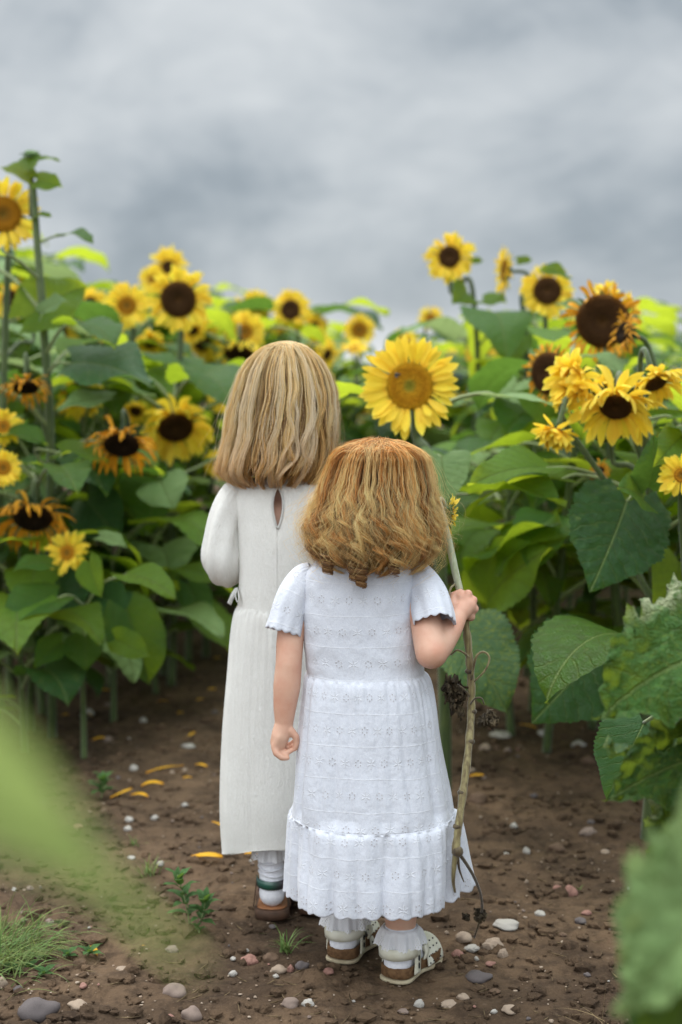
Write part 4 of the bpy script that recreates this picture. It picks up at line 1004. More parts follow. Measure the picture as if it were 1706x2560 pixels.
    # socks and sandals
    for k, a_ in enumerate((ank, ank2)):
        h = a_+(0, -.030, -.055-.022)
        s = blob('sock', [[(a_+(0, 0, .072), .027), (a_+(0, 0, .03), .0265), (a_+(0, -.004, .0), .0265), (a_+(0, -.008, -.03), .0262)], [(a_+(0, -.006, -.028), .0265), (a_+(0, .05, -.034), .022), (a_+(.002, .115, -.036), .019)]], [], M_SOCK, root, .0022, 3, off)
        # the sagging rings of the sock
        rg = MB()
        for q in (.012, .024, .036, .048):
            pts = [a_+(0.0275*math.cos(b), -.003+.0275*math.sin(b), q+.003*math.sin(b*2+q*90)) for b in np.linspace(0, 6.2832, 26)]
            tv, tf, tu = tube(pts, .0017, 6); rg.add(tv-off, tf, tu)
        rg.build('sock_wrinkles', M_SOCK, s)
        frill(s, a_+(0, 0, .078), .0275, .040, .034)
        sd_ = MB(); heel = np.array([a_[0]-.001, a_[1]-.040, hl.z]); sole(sd_, heel, .03, .178, 0, .020, 0, 1.12, off=off); sn = sd_.build('sandal', M_DARKBRN, root)
        i_ = MB(); sole(i_, heel+(0, .003, 0), .03, .172, .0202, .0235, -.04, 1.05, off=off); i_.build('footbed', M_TAN, sn)
        st = MB(); pts = [a_+(.0305*math.cos(b), -.004+.0305*math.sin(b), -.004+.003*math.sin(b)) for b in np.linspace(math.pi*.95, math.pi*2.05, 12)]
        ribbon(st, pts, (0, 0, 1), .017, .002, 40, off); st.build('ankle_strap', M_IRIS, sn)
        st2 = MB(); pts = [a_+(.032*math.cos(b), .075, -.052+.036*math.sin(b)) for b in np.linspace(0, math.pi, 12)]
        ribbon(st2, pts, (0, 1, 0), .03, .002, 30, off); st2.build('front_strap', M_IRIS, sn)
        bk = MB(); ribbon(bk, [a_+(-.037, -.012, -.055), a_+(-.034, -.008, -.03), a_+(-.0312, -.004, -.004)], (0, 1, 0), .012, .002, 12, off)
        ribbon(bk, [a_+(.037, -.012, -.055), a_+(.034, -.008, -.03), a_+(.0312, -.004, -.004)], (0, 1, 0), .012, .002, 12, off); bk.build('side_strap', M_DARKBRN, sn)
    # hair
    ys = [783, 788, 800, 825, 860, 900, 950, 1000, 1050, 1085, 1105, 1120]; hw = [2, 22, 45, 75, 98, 111, 119, 123, 125, 123, 108, 82]
    cxs = [659, 659, 658, 657, 656, 656, 652, 646, 637, 626, 625, 628]
    def wave(T, uu, cl, cph, camp, g, N):
        w_ = np.clip((T-.30)/.6, 0, 1)
        d = camp[cl][:, None]*w_*(.0085*np.sin(T*12+cph[cl, 0][:, None])+.0045*np.sin(T*27+cph[cl, 1][:, None]))+.0012*np.sin(T*20+g.uniform(0, 6, N)[:, None])*w_
        r = camp[cl][:, None]*w_*.004*np.sin(T*15+cph[cl, 2][:, None]); tipu = np.clip((T-.88)/.12, 0, 1)
        return d, r-.006*tipu*camp[cl][:, None], .002*np.sin(cph[cl, 1])[:, None]*w_
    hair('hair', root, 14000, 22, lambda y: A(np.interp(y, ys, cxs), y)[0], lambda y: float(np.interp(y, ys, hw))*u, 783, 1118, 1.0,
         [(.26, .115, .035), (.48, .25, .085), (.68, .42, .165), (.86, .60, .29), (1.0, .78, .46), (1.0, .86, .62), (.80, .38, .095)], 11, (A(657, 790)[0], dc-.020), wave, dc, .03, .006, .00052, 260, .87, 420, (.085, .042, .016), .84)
    return root
OLD = older()

# ---------------------------------------------------------------- the younger girl
def younger():
    dc = 2.50; u = px(dc)
    lh, rh = gp(777, 2222), gp(898, 2256)
    root = empty('person', (at(850, 1500, dc).x, dc, gz(0, dc)), 'smaller child seen from behind, curly red-blond hair, white eyelet dress, fist round a dry stalk', 'person')
    off = np.array(root.location); A = lambda x, y, d=0: np.array(at(x, y, dc+d))
    hc = A(870, 1128); face = hc+(0.004, .080, -.01)
    an = []
    for h, ang in ((lh, .38), (rh, .55)): an.append((np.array(h), ang, np.array([math.sin(ang), math.cos(ang), 0.])))
    ankL = an[0][0]+an[0][2]*.036+(0, 0, .062); ankR = an[1][0]+an[1][2]*.036+(0, 0, .062)
    chains = [[(A(868, 1210), .036), (A(855, 1310), .038)], [(A(742, 1358), .030), (A(925, 1358), .030)], [(A(780, 1400), .055), (A(890, 1400), .055)], [(A(795, 1500), .056), (A(890, 1500), .056)],
              [(A(835, 1400), .06), (A(845, 1640), .072)], [(A(800, 1660), .062), (A(890, 1660), .062)],
              [(A(795, 1680), .060), (A(788, 1880), .042), (ankL+(0, .0, .13), .036), (ankL+(0, 0, .05), .029), (ankL, .025)],
              [(A(895, 1680), .060), (A(898, 1880), .042), (ankR+(0, .0, .13), .036), (ankR+(0, 0, .05), .030), (ankR, .025)]]
    for a_, (h, ang, d) in zip((ankL, ankR), an): chains.append([(a_-d*.014+(0, 0, -.03), .020), (a_+d*.04+(0, 0, -.032), .018), (a_+d*.095+(0, 0, -.038), .013)])
    # left arm hanging, loosely curled hand
    W = A(653, 1662, -.03)
    chains += [[(A(706, 1352), .027), (A(678, 1400, -.01), .0265), (A(667, 1470, -.02), .0250), (A(664, 1525, -.03), .0240), (A(660, 1575, -.03), .0252), (A(655, 1625, -.03), .0210), (W, .0162)],
               [(W, .0165), (A(645, 1690, -.032), .0165), (A(641, 1704, -.03), .0155)]]
    F = [((631, 1716, -.040), (635, 1731, -.044), (648, 1741, -.044), (661, 1742, -.040)), ((634, 1710, -.030), (641, 1725, -.032), (656, 1731, -.034), (670, 1724, -.034)),
         ((640, 1706, -.018), (649, 1720, -.020), (663, 1724, -.020), (675, 1714, -.022)), ((646, 1700, -.006), (655, 1712, -.006), (667, 1713, -.008), (677, 1703, -.012))]
    for i, q in enumerate(F): chains.append([(A(643, 1692, q[0][2]), .0095)]+[(A(*p), r) for p, r in zip(q, (.0068, .0062, .0058, .0048))])
    chains.append([(A(655, 1676, -.03), .010), (A(667, 1678, -.036), .0082), (A(680, 1692, -.036), .0066), (A(682, 1706, -.034), .0062), (A(679, 1720, -.034), .0052)])
    # right arm bent up to the stalk, fist closed round it
    Wr = A(1053, 1412, .0); el = A(992, 1500, -.08)
    chains += [[(A(955, 1356), .027), (A(975, 1410, -.03), .0275), (A(985, 1460, -.06), .029), (el, .029)], [(el, .0275), (A(1010, 1480, -.055), .0265), (A(1035, 1448, -.03), .0215), (Wr, .017)],
               [(Wr, .0175), (A(1066, 1398, .012), .0178), (A(1074, 1392, .014), .0165)], [(A(1064, 1396, .014), .014), (A(1061, 1374, .020), .0125)]]
    for x, y in ((1076, 1364), (1088, 1379), (1091, 1399), (1083, 1417)):
        sx = np.interp(y, [1330, 1420], [1050, 1068])
        chains.append([(A(1064, 1400, .008), .012), (A(x, y, .018), .0082), (A(x-1, y+2, .040), .0072), (A(sx+6, y+3, .052), .0068), (A(sx-13, y+3, .046), .0064), (A(sx-17, y+2, .034), .0056)])
    chains.append([(A(1046, 1402, .004), .010), (A(1040, 1384, .014), .0082), (A(1044, 1368, .022), .0072), (A(1058, 1360, .022), .0064)])
    ells = [(hc, (.071, .086, .088)), (hc+(0, .03, -.04), (.054, .055, .048)), (face+(0, .010, -.015), (.010, .012, .012)), (face+(0, -.002, -.044), (.018, .011, .006)),
            (face+(0, -.006, -.066), (.02, .017, .014)), (hc+(-.072, 0, -.015), (.008, .015, .022)), (hc+(.072, 0, -.015), (.008, .015, .022))]
    relax(blob('body', chains, ells, M_SKIN, root, .0023, 3, off), [(W+(0, 0, -.035), .045), (Wr+(.01, .02, 0), .04), (face, .06)], off)
    for sx in (-1, 1):
        e = MB(); e.add(ICO_V*.012+(face+np.array([sx*.028, -.010, .010])-off), ICO_F); e.build('eye', M_EYE, root)
    # dress
    def f1(a, v, y): return (.006*math.sin(7*a+v*4)+.022*noise.noise((a*3.2, y*.03, 2))*(.4+v))*(1-v**8)
    def f2(a, v, y): return f2_(a, v, y)*min(1, v*10)*min(1, (1-v)*12)
    def f2_(a, v, y):
        g = min(1, v*14)*math.exp(-v*3.5)*(.018*math.sin(33*a+2.5*math.sin(4*a))+.010*math.sin(53*a+1.7))
        return g+(.12+v)*(.020*math.sin(5*a+.4+v)-.050*RV(11*a+2.1+1.3*math.sin(2*a)+.5*v)-.030*RV(17*a+.6-v))+.02*noise.noise((a*2.2, v*3, 8))
    def f3(a, v, y): return f3_(a, v, y)*min(1, v*9)
    def f3_(a, v, y):
        g = min(1, v*14)*math.exp(-v*3)*(.022*math.sin(40*a+2.5*math.sin(5*a))+.012*math.sin(63*a))
        return g+(.25+v)*(.025*math.sin(6*a+.7+v)-.062*RV(13*a+1.2+1.5*math.sin(2*a+1)+.4*v)-.035*RV(21*a-v))+.03*noise.noise((a*2.4, v*2, 5))+.21*max(0, math.cos(a-.22))**16*v
    mb = MB()
    L1 = cloth_surf(mb, [(1278, 800, 905, .048), (1290, 765, 930, .058), (1306, 722, 950, .066), (1335, 700, 955, .074), (1400, 694, 954, .080), (1480, 697, 962, .083), (1540, 703, 972, .085), (1566, 706, 976, .087)], off, dc, 360, 70, f1, None, ex=2.3)
    L2 = cloth_surf(mb, [(1566, 706, 976, .087), (1590, 698, 990, .095), (1650, 690, 1002, .104), (1750, 681, 1014, .114), (1850, 672, 1031, .124), (1918, 668, 1043, .130)], off, dc, 360, 110, f2, None, ex=2.3, vref=-L1)
    cloth_surf(mb, [(1918, 668, 1043, .130), (1940, 663, 1050, .136), (2000, 659, 1055, .143), (2060, 655, 1056, .148), (2112, 653, 1056, .150)], off, dc, 360, 64, f3, None, ex=2.3, vref=-L1-L2+.02, scallop=lambda a: -.0052*abs(math.sin(a*17)),
               sag=lambda y: -.004)
    fs = lambda a, v: .06*math.sin(4*a+v*5)*v+.03*math.sin(9*a+1)*v+.06*math.sin(21*a)*max(0, 1-v*4)
    sleeve(mb, [(A(722, 1312), 22*u), (A(700, 1330), 34*u), (A(678, 1370, -.01), 40*u), (A(662, 1415, -.015), 41*u), (A(652, 1450, -.02), 42*u)], off, fs, 90, 30, .004)
    sleeve(mb, [(A(935, 1308), 22*u), (A(958, 1325), 36*u), (A(982, 1365, -.02), 43*u), (A(994, 1402, -.045), 45*u), (A(999, 1432, -.06), 46*u)], off, fs, 90, 30, .004)
    dr = weld(mb.build('dress', M_YD, root)); sm = dr.modifiers.new('thick', 'SOLIDIFY'); sm.thickness = .0012; sm.offset = 1
    for (h, ang, d), a_ in zip(an, (ankL, ankR)):
        s = blob('sock', [[(a_+(0, 0, .022), .0305), (a_, .0295), (a_-d*.010+(0, 0, -.03), .0255)], [(a_-d*.010+(0, 0, -.030), .0255), (a_+d*.04+(0, 0, -.034), .022), (a_+d*.092+(0, 0, -.038), .018)]], [], M_SOCK, root, .0022, 3, off)
        frill(s, a_+(0, 0, .032), .031, .043, .030, waves=8)
        sb = MB(); sole(sb, h+np.array([0, 0, .0]), ang, .156, 0, .006, .03, 1.10, off=off); sn = sb.build('sandal', M_OUTS, root)
        fb = MB(); sole(fb, h+d*.001+np.array([0, 0, .0072]), ang, .153, 0, .021, .005, 1.08, cup=.012, off=off); fb.build('footbed', M_CORK, sn)
        rt = np.array([d[1], -d[0], 0]); w0 = .0345
        st = MB()
        # broad strap round the back of the ankle, closed to the sides
        pts = [a_-d*.004+rt*(w0*math.cos(b))*1.0+d*(.040*math.sin(b))+(0, 0, -.007) for b in np.linspace(math.pi*.96, math.pi*2.04, 14)]
        ribbon(st, pts, (0, 0, 1), .020, .0024, 40, off)
        st.build('heel_strap', M_CREAM, sn)
        up_ = MB()
        for sg in (-1, 1):        # side panels from sole to strap
            b0 = a_+rt*sg*(w0-.001)
            ribbon(up_, [b0+d*.002+(0, 0, -.050), b0+d*.004+(0, 0, -.030), b0+d*.004-rt*sg*.001+(0, 0, -.006)], d, [.020]*12, .0024, 12, off)
        pts = [a_+d*.072+rt*(.034*math.cos(b))+(0, 0, -.052+.040*math.sin(b)) for b in np.linspace(0, math.pi, 16)]
        ribbon(up_, pts, d, .056, .0024, 40, off)
        up_.build('upper', M_CREAM, sn)
        ho = MB()                  # punched holes and slots over the outer side
        for q in range(16):
            b = .12+.30*(q % 4); f_ = .050+.013*(q//4); c = a_+d*f_+rt*(.0356*math.cos(b))+(0, 0, -.052+.0418*math.sin(b)); ho.add(ICO_V*np.array([.0016, .0016, .0016])+(c-off), ICO_F)
        for sg in (1,):
            for q in (-.022, -.036): ho.add(ICO_V*np.array([.0016, .0016, .006])+(a_+rt*sg*(w0+.0008)+d*(.006)+(0, 0, q)-off), ICO_F)
        ho.build('punched_holes', M_HOLE, sn)
        bk = MB(); c = a_+rt*(w0+.004)+d*.022+(0, 0, -.014)
        ribbon(bk, [c+(0, 0, .012), c+rt*.004, c+(0, 0, -.014)], d, .012, .003, 10, off); bk.build('buckle_flap', M_CREAM, sn)
    # hair
    ys = [998, 1004, 1014, 1030, 1050, 1090, 1130, 1180, 1220, 1260, 1285, 1305, 1325]; hw = [2, 28, 55, 84, 104, 118, 126, 137, 144, 144, 134, 108, 70]
    cxs = [870, 869, 869, 871, 873, 871, 868, 861, 858, 858, 857, 856, 852]
    def wave(T, uu, cl, cph, camp, g, N):
        w_ = np.clip((T-.34)/.45, 0, 1)**1.2; fr = 32+15*np.sin(cph[cl, 2])[:, None]; ph = cph[cl, 0][:, None]+g.normal(0, .26, N)[:, None]
        am = .0145*camp[cl][:, None]*w_*(.6+.45*uu)
        d = am*np.sin(T*fr+ph)+.004*w_*np.sin(T*11+cph[cl, 1][:, None]); r = am*.85*np.cos(T*fr+ph)+.0015*g.normal(0, 1, N)[:, None]*w_
        z = am*.35*np.sin(T*fr*1.0+ph+1.2)
        return d, r, z
    g = np.random.default_rng(4); EV = []; EF = []; EC = []; k = 0
    # hanging ringlets at the nape
    for cx_, y0, y1, rr, dd in ((829, 1285, 1348, .0125, -.100), (812, 1285, 1330, .0105, -.098), (752, 1270, 1316, .012, -.095), (905, 1282, 1316, .012, -.098)):
        for q in range(56):
            ph = g.normal(0, .28); zo = g.normal(0, .0022); n = 46; tt = np.linspace(0, 1, n); r_ = rr*(1-.25*tt)*g.uniform(.7, 1.02)
            top, bot = A(cx_+g.normal(0, 1), y0, dd), A(cx_+2, y1, dd); ax = top[None]+(bot-top)[None]*tt[:, None]; al = tt*(y1-y0)/15*6.28+ph
            P = ax+np.stack([r_*np.cos(al), r_*np.sin(al), zo+0*tt], 1); tv, tf, tu = tube(P, .00062, 3, False)
            c = np.array([(.20, .09, .028), (.33, .155, .05), (.47, .26, .095)][g.integers(3)])*g.uniform(.8, 1.15); EV.append(tv); EF += [tuple(i+k for i in f) for f in tf]; EC.append(np.broadcast_to(c, (len(tv), 3))); k += len(tv)
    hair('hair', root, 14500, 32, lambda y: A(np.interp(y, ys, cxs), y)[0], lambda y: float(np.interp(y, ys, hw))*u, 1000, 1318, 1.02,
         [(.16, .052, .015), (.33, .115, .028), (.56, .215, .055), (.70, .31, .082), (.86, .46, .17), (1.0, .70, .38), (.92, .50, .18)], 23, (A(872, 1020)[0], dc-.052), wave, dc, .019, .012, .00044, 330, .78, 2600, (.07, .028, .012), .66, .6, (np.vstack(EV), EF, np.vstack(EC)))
    return root
YOUNG = younger()

# ---------------------------------------------------------------- the dry stalk held in the fist
def stalk():
    D_ = 2.535; pts = [(1016, 1172, 2.545), (1020, 1200, 2.55), (1034, 1255, 2.55), (1048, 1320, 2.54), (1060, 1370, 2.535), (1070, 1430, 2.53), (1078, 1500, 2.525), (1083, 1570, 2.52), (1083, 1640, 2.515), (1077, 1720, 2.48), (1066, 1810, 2.45), (1055, 1890, 2.425), (1046, 1962, 2.41)]
    W = [Vector(at(*p)) for p in pts]; root = empty('sunflower_stalk', W[-1], 'picked sunflower on a long dry brown stalk held upright in the fist', 'sunflower stalk'); off = np.array(root.location)
    root['label'] = 'long dry brown sunflower stalk with withered leaves held upright in the small fist'
    P = catmull(W, 110); n = 110; rad = np.interp(np.linspace(0, 1, n), [0, .05, .3, .6, 1], [.0048, .0072, .0068, .0072, .0068])
    rad = rad*(1+.10*np.sin(np.arange(n)*.9)*(np.arange(n) > 45)+.08*rng.normal(0, 1, n)*(np.arange(n) > 45)*.5)
    cut = 34; a, f, uv = tube(P[:cut+1]-off, rad[:cut+1], 10); meshobj('upper_stem', a, f, M_STEM_FUR, root, uv=uv)
    a, f, uv = tube(P[cut:]-off, rad[cut:]*1.01, 10); meshobj('stem', a, f, M_STEM_DRY, root, uv=uv)
    kn = MB(); sp_ = random.Random(3)
    for q in (44, 60, 72, 80, 92, 101): kn.add(ICO_V*np.array([.0085, .0085, .006])+(P[q]+np.array([.002*sp_.choice((-1, 1)), 0, 0])-off), ICO_F)
    kn.add(ICO_V*np.array([.0105, .009, .0105])+(np.array(at(1052, 1957, 2.41))-off), ICO_F); kn.build('stem_nodes', M_STEM_DEAD, root)
    add_head(root, at(1032, 1188, 2.60), (.95, .15, -.25), 'open', 52*px(2.6), 30*px(2.6), 77, True)
    nk = catmull([W[0], at(1010, 1150, 2.555), at(1018, 1150, 2.585), at(1026, 1178, 2.60)], 14); a, f, uv = tube(nk-off, .0045, 8); meshobj('neck', a, f, M_STEM_FUR, root, uv=uv)
    def twig(name, p, r0, r1, matl): q = catmull([at(*i) for i in p], 20); a, f, uv = tube(q-off, np.linspace(r0, r1, 20), 7); return meshobj(name, a, f, matl, root, uv=uv)
    twig('twig', [(1084, 1560, 2.515), (1094, 1510, 2.50), (1112, 1498, 2.50), (1125, 1512, 2.50), (1115, 1540, 2.50), (1090, 1566, 2.51)], .0026, .0016, M_STEM_DRY)
    twig('twig', [(1037, 1395, 2.52), (1032, 1372, 2.51), (1036, 1352, 2.52), (1046, 1342, 2.535)], .0022, .0018, M_STEM_DRY)
    twig('twig', [(1078, 1510, 2.52), (1066, 1500, 2.51), (1050, 1494, 2.51), (1036, 1505, 2.52)], .0024, .0016, M_STEM_DRY)
    twig('root_twig', [(1054, 1960, 2.41), (1072, 1985, 2.43), (1092, 2020, 2.47), (1106, 2060, 2.53), (1108, 2095, 2.58), (1100, 2125, 2.59), (1090, 2155, 2.60)], .0034, .0018, M_STEM_DEAD)
    twig('root', [(1048, 1962, 2.41), (1044, 1990, 2.415), (1042, 2025, 2.42), (1046, 2050, 2.43)], .006, .002, M_STEM_DRY)
    twig('root', [(1052, 1968, 2.41), (1056, 1998, 2.42), (1066, 2026, 2.43)], .003, .0012, M_STEM_DEAD)
    twig('petiole', [(1080, 1620, 2.515), (1092, 1605, 2.50), (1106, 1604, 2.50), (1113, 1618, 2.50)], .0018, .0012, M_STEM_DEAD)
    twig('petiole', [(1080, 1600, 2.515), (1064, 1582, 2.51), (1050, 1572, 2.515)], .0022, .0014, M_STEM_DEAD)
    # crumpled dry leaves
    def crump(c, r, sd, stretch=(1, .7, 1)):
        mb = MB(); g = random.Random(sd); c = np.array(at(*c))
        for s in range(9):
            n = 12; V_ = []; o3 = [g.gauss(0, .35)*r for _ in range(3)]; ax = Vector((g.gauss(0, 1), g.gauss(0, 1), g.gauss(0, 1))).normalized(); qt = ax.rotation_difference(Vector((0, 0, 1))).inverted()
            for i in range(n):
                for j in range(n):
                    x, y = i/(n-1)-.5, j/(n-1)-.5; k = 1-.5*(abs(x)+abs(y)); z = noise.noise((x*4+s*9, y*4+sd, 1))*1.1+noise.noise((x*10, y*10+s, sd))*.4+1.4*x*x
                    w_ = noise.noise((x*5, s*3+sd, y*5))*.4; V_.append(np.array(qt @ Vector(((x+w_)*k*1.5, (y-w_)*k*1.5, z*.7)))*r*np.array(stretch)+o3+c-off)
            mb.add(V_, [(i*n+j, i*n+j+1, i*n+n+j+1, i*n+n+j) for i in range(n-1) for j in range(n-1)])
        return mb.build('withered_leaf', M_DEADLEAF, root)
    crump((1040, 1586, 2.52), .023, 5, (.75, .7, 1.1)); crump((1052, 1630, 2.52), .014, 8, (.7, .7, 1.5)); crump((1120, 1655, 2.50), .018, 12, (.95, .8, 1)); crump((1103, 2103, 2.585), .013, 19, (1.1, .8, 1.0)); crump((1074, 2108, 2.58), .007, 29)
M_DEADLEAF = plain('dead_leaf', (.045, .035, .024), .8, .3, (120, .9, .003), (.12, .09, .05), 50, .1)
stalk()
# ---------------------------------------------------------------- dying and out-of-focus leaves of plants just outside the frame
plant('wilting sunflower at the right edge with crinkled pale-rimmed leaves', 1720, 1.98, [], n=0, topz=.95, r=.012, seed=60, group=None,
      hero=[(at(1690, 1500, 2.0), at(1376, 1655, 1.9), (-.25, -.8, .6), dict(kind='crinkle', matl=M_LEAF_DYING, wf=.95, pet=[at(1710, 1480, 1.98)])),
            (at(1700, 1640, 2.02), at(1392, 1700, 1.95), (-.1, -.6, -.5), dict(kind='crinkle', matl=M_LEAF_SPECK, wf=.6, pet=[at(1712, 1600, 1.99)])),
            (at(1690, 1730, 2.0), at(1394, 1842, 1.9), (-.2, -.8, .5), dict(kind='crinkle', matl=M_LEAF_DYING, wf=.72, pet=[at(1712, 1700, 1.98)])),
            (at(1640, 1800, 2.0), at(1512, 2050, 1.95), (-.3, -1, .2), dict(kind='crinkle', matl=M_LEAF_DYING, wf=.85, pet=[at(1705, 1800, 1.98)])),
            (at(1600, 1990, 2.0), at(1496, 2085, 1.95), (-.1, -.8, .6), dict(kind='crinkle', matl=M_LEAF_PALE, wf=.9, pet=[at(1700, 1960, 1.98)])),
            (at(1480, 1660, 2.5), at(1395, 1835, 2.45), (-.2, -1, .2), dict(kind='broad', matl=M_LEAF[2], wf=1.0, pet=[at(1650, 1640, 2.2), at(1540, 1630, 2.4)]))])
plant('blurred sunflower nearest at the lower right with large drooping pale leaves', 1790, 1.05, [], n=0, topz=.72, r=.010, seed=61, group=None,
      hero=[(at(1740, 2030, 1.05), at(1440, 2330, .98), (-.3, -.8, .7), dict(kind='crinkle', matl=M_LEAF_PALE, wf=.9, pet=[at(1760, 1990, 1.05)])),
            (at(1690, 2150, 1.06), at(1490, 2480, 1.0), (-.4, -.9, .3), dict(kind='crinkle', matl=M_LEAF_DYING, wf=1.1, pet=[at(1760, 2150, 1.05)])),
            (at(1680, 1780, 1.05), at(1548, 1990, 1.0), (-.2, -1, .3), dict(kind='cup', matl=M_LEAF_PALE, wf=.8, pet=[at(1740, 1800, 1.05)]))])
plant('very blurred sunflower closest to the viewer, one pale green leaf across the lower left', -700, .46, [], n=0, topz=.93, r=.010, seed=62, group=None,
      hero=[(at(-560, 1610, .44), at(450, 2235, .33), (.15, -.75, .75), dict(kind='cup', matl=M_LEAF_NEAR, wf=.25, pet=[at(-700, 1450, .46), at(-640, 1380, .45)]))])
# ---------------------------------------------------------------- bee
bc = Vector(at(914, 862, 3.395)); br = empty('bee', bc, 'tiny dark bee sitting on the golden centre of the large fresh sunflower', 'bee')
mb = MB(); mb.add(ICO_V*np.array([.0045, .003, .0034])+(-.003, 0, 0), ICO_F); mb.add(ICO_V*np.array([.0032, .003, .003])+(.003, 0, .001), ICO_F); mb.add(ICO_V*.002+(.0066, 0, .001), ICO_F)
mb.build('body', plain('bee_black', (.012, .010, .008), .6, .4), br)
for s in (-1, 1):
    mb = MB(); mb.add(ICO_V*np.array([.0045, .0004, .002])+(-.003, -.003, .004*s), ICO_F); mb.build('wing', plain('bee_wing', (.20, .18, .14), .3, .5, trans=.4), br)
# ---------------------------------------------------------------- stones
def stone_mat(name, a, b): return plain(name, a, .75, .25, (90, .5, .0015), b, 45)
SM = {'white': stone_mat('stone_white', (.44, .42, .385), (.30, .27, .235)), 'beige': stone_mat('stone_beige', (.36, .29, .225), (.26, .185, .13)), 'taupe': stone_mat('stone_taupe', (.24, .185, .155), (.18, .13, .105)),
      'grey': stone_mat('stone_grey', (.135, .115, .11), (.09, .075, .075)), 'pink': stone_mat('stone_pink', (.34, .185, .145), (.20, .10, .08)), 'brown': stone_mat('stone_brown', (.155, .10, .065), (.09, .055, .035))}
i3v, i3f = ico(3)
def stone_mesh(k, matl, rough):
    g = random.Random(k); v = []
    for p in i3v:
        n = noise.noise((p[0]*1.1+k*7, p[1]*1.1, p[2]*1.1))*.38+noise.noise((p[0]*3+k, p[1]*3, p[2]*3))*.16*rough+noise.noise((p[0]*8, p[1]*8+k, p[2]*8))*.05*rough
        v.append(p*(1+n))
    o = meshobj('stone', v, i3f, matl, smooth=rough < .9); me = o.data; bpy.data.objects.remove(o); return me
SMESH = {(c, k): stone_mesh(k+len(c), SM[c], r) for c in SM for k, r in ((0, .2), (1, .5), (2, .95), (3, .4))}
def stone(dx, dy, rx, ry, c, k, label=None, rot=None):
    p = gp(dx, dy+ry*.35); u = px(p.y); o = bpy.data.objects.new('stone', SMESH[(c, k % 4)]); link(o)
    o.scale = (rx*u, rx*u*.85, ry*u*1.02); o.rotation_euler = (0, 0, rot if rot is not None else ((dx*7+dy) % 6)*.12-.3); o.location = (p.x, p.y, p.z+ry*u*.22)
    tag(o, label or '', 'stone', 'stones lying on the soil'); return o
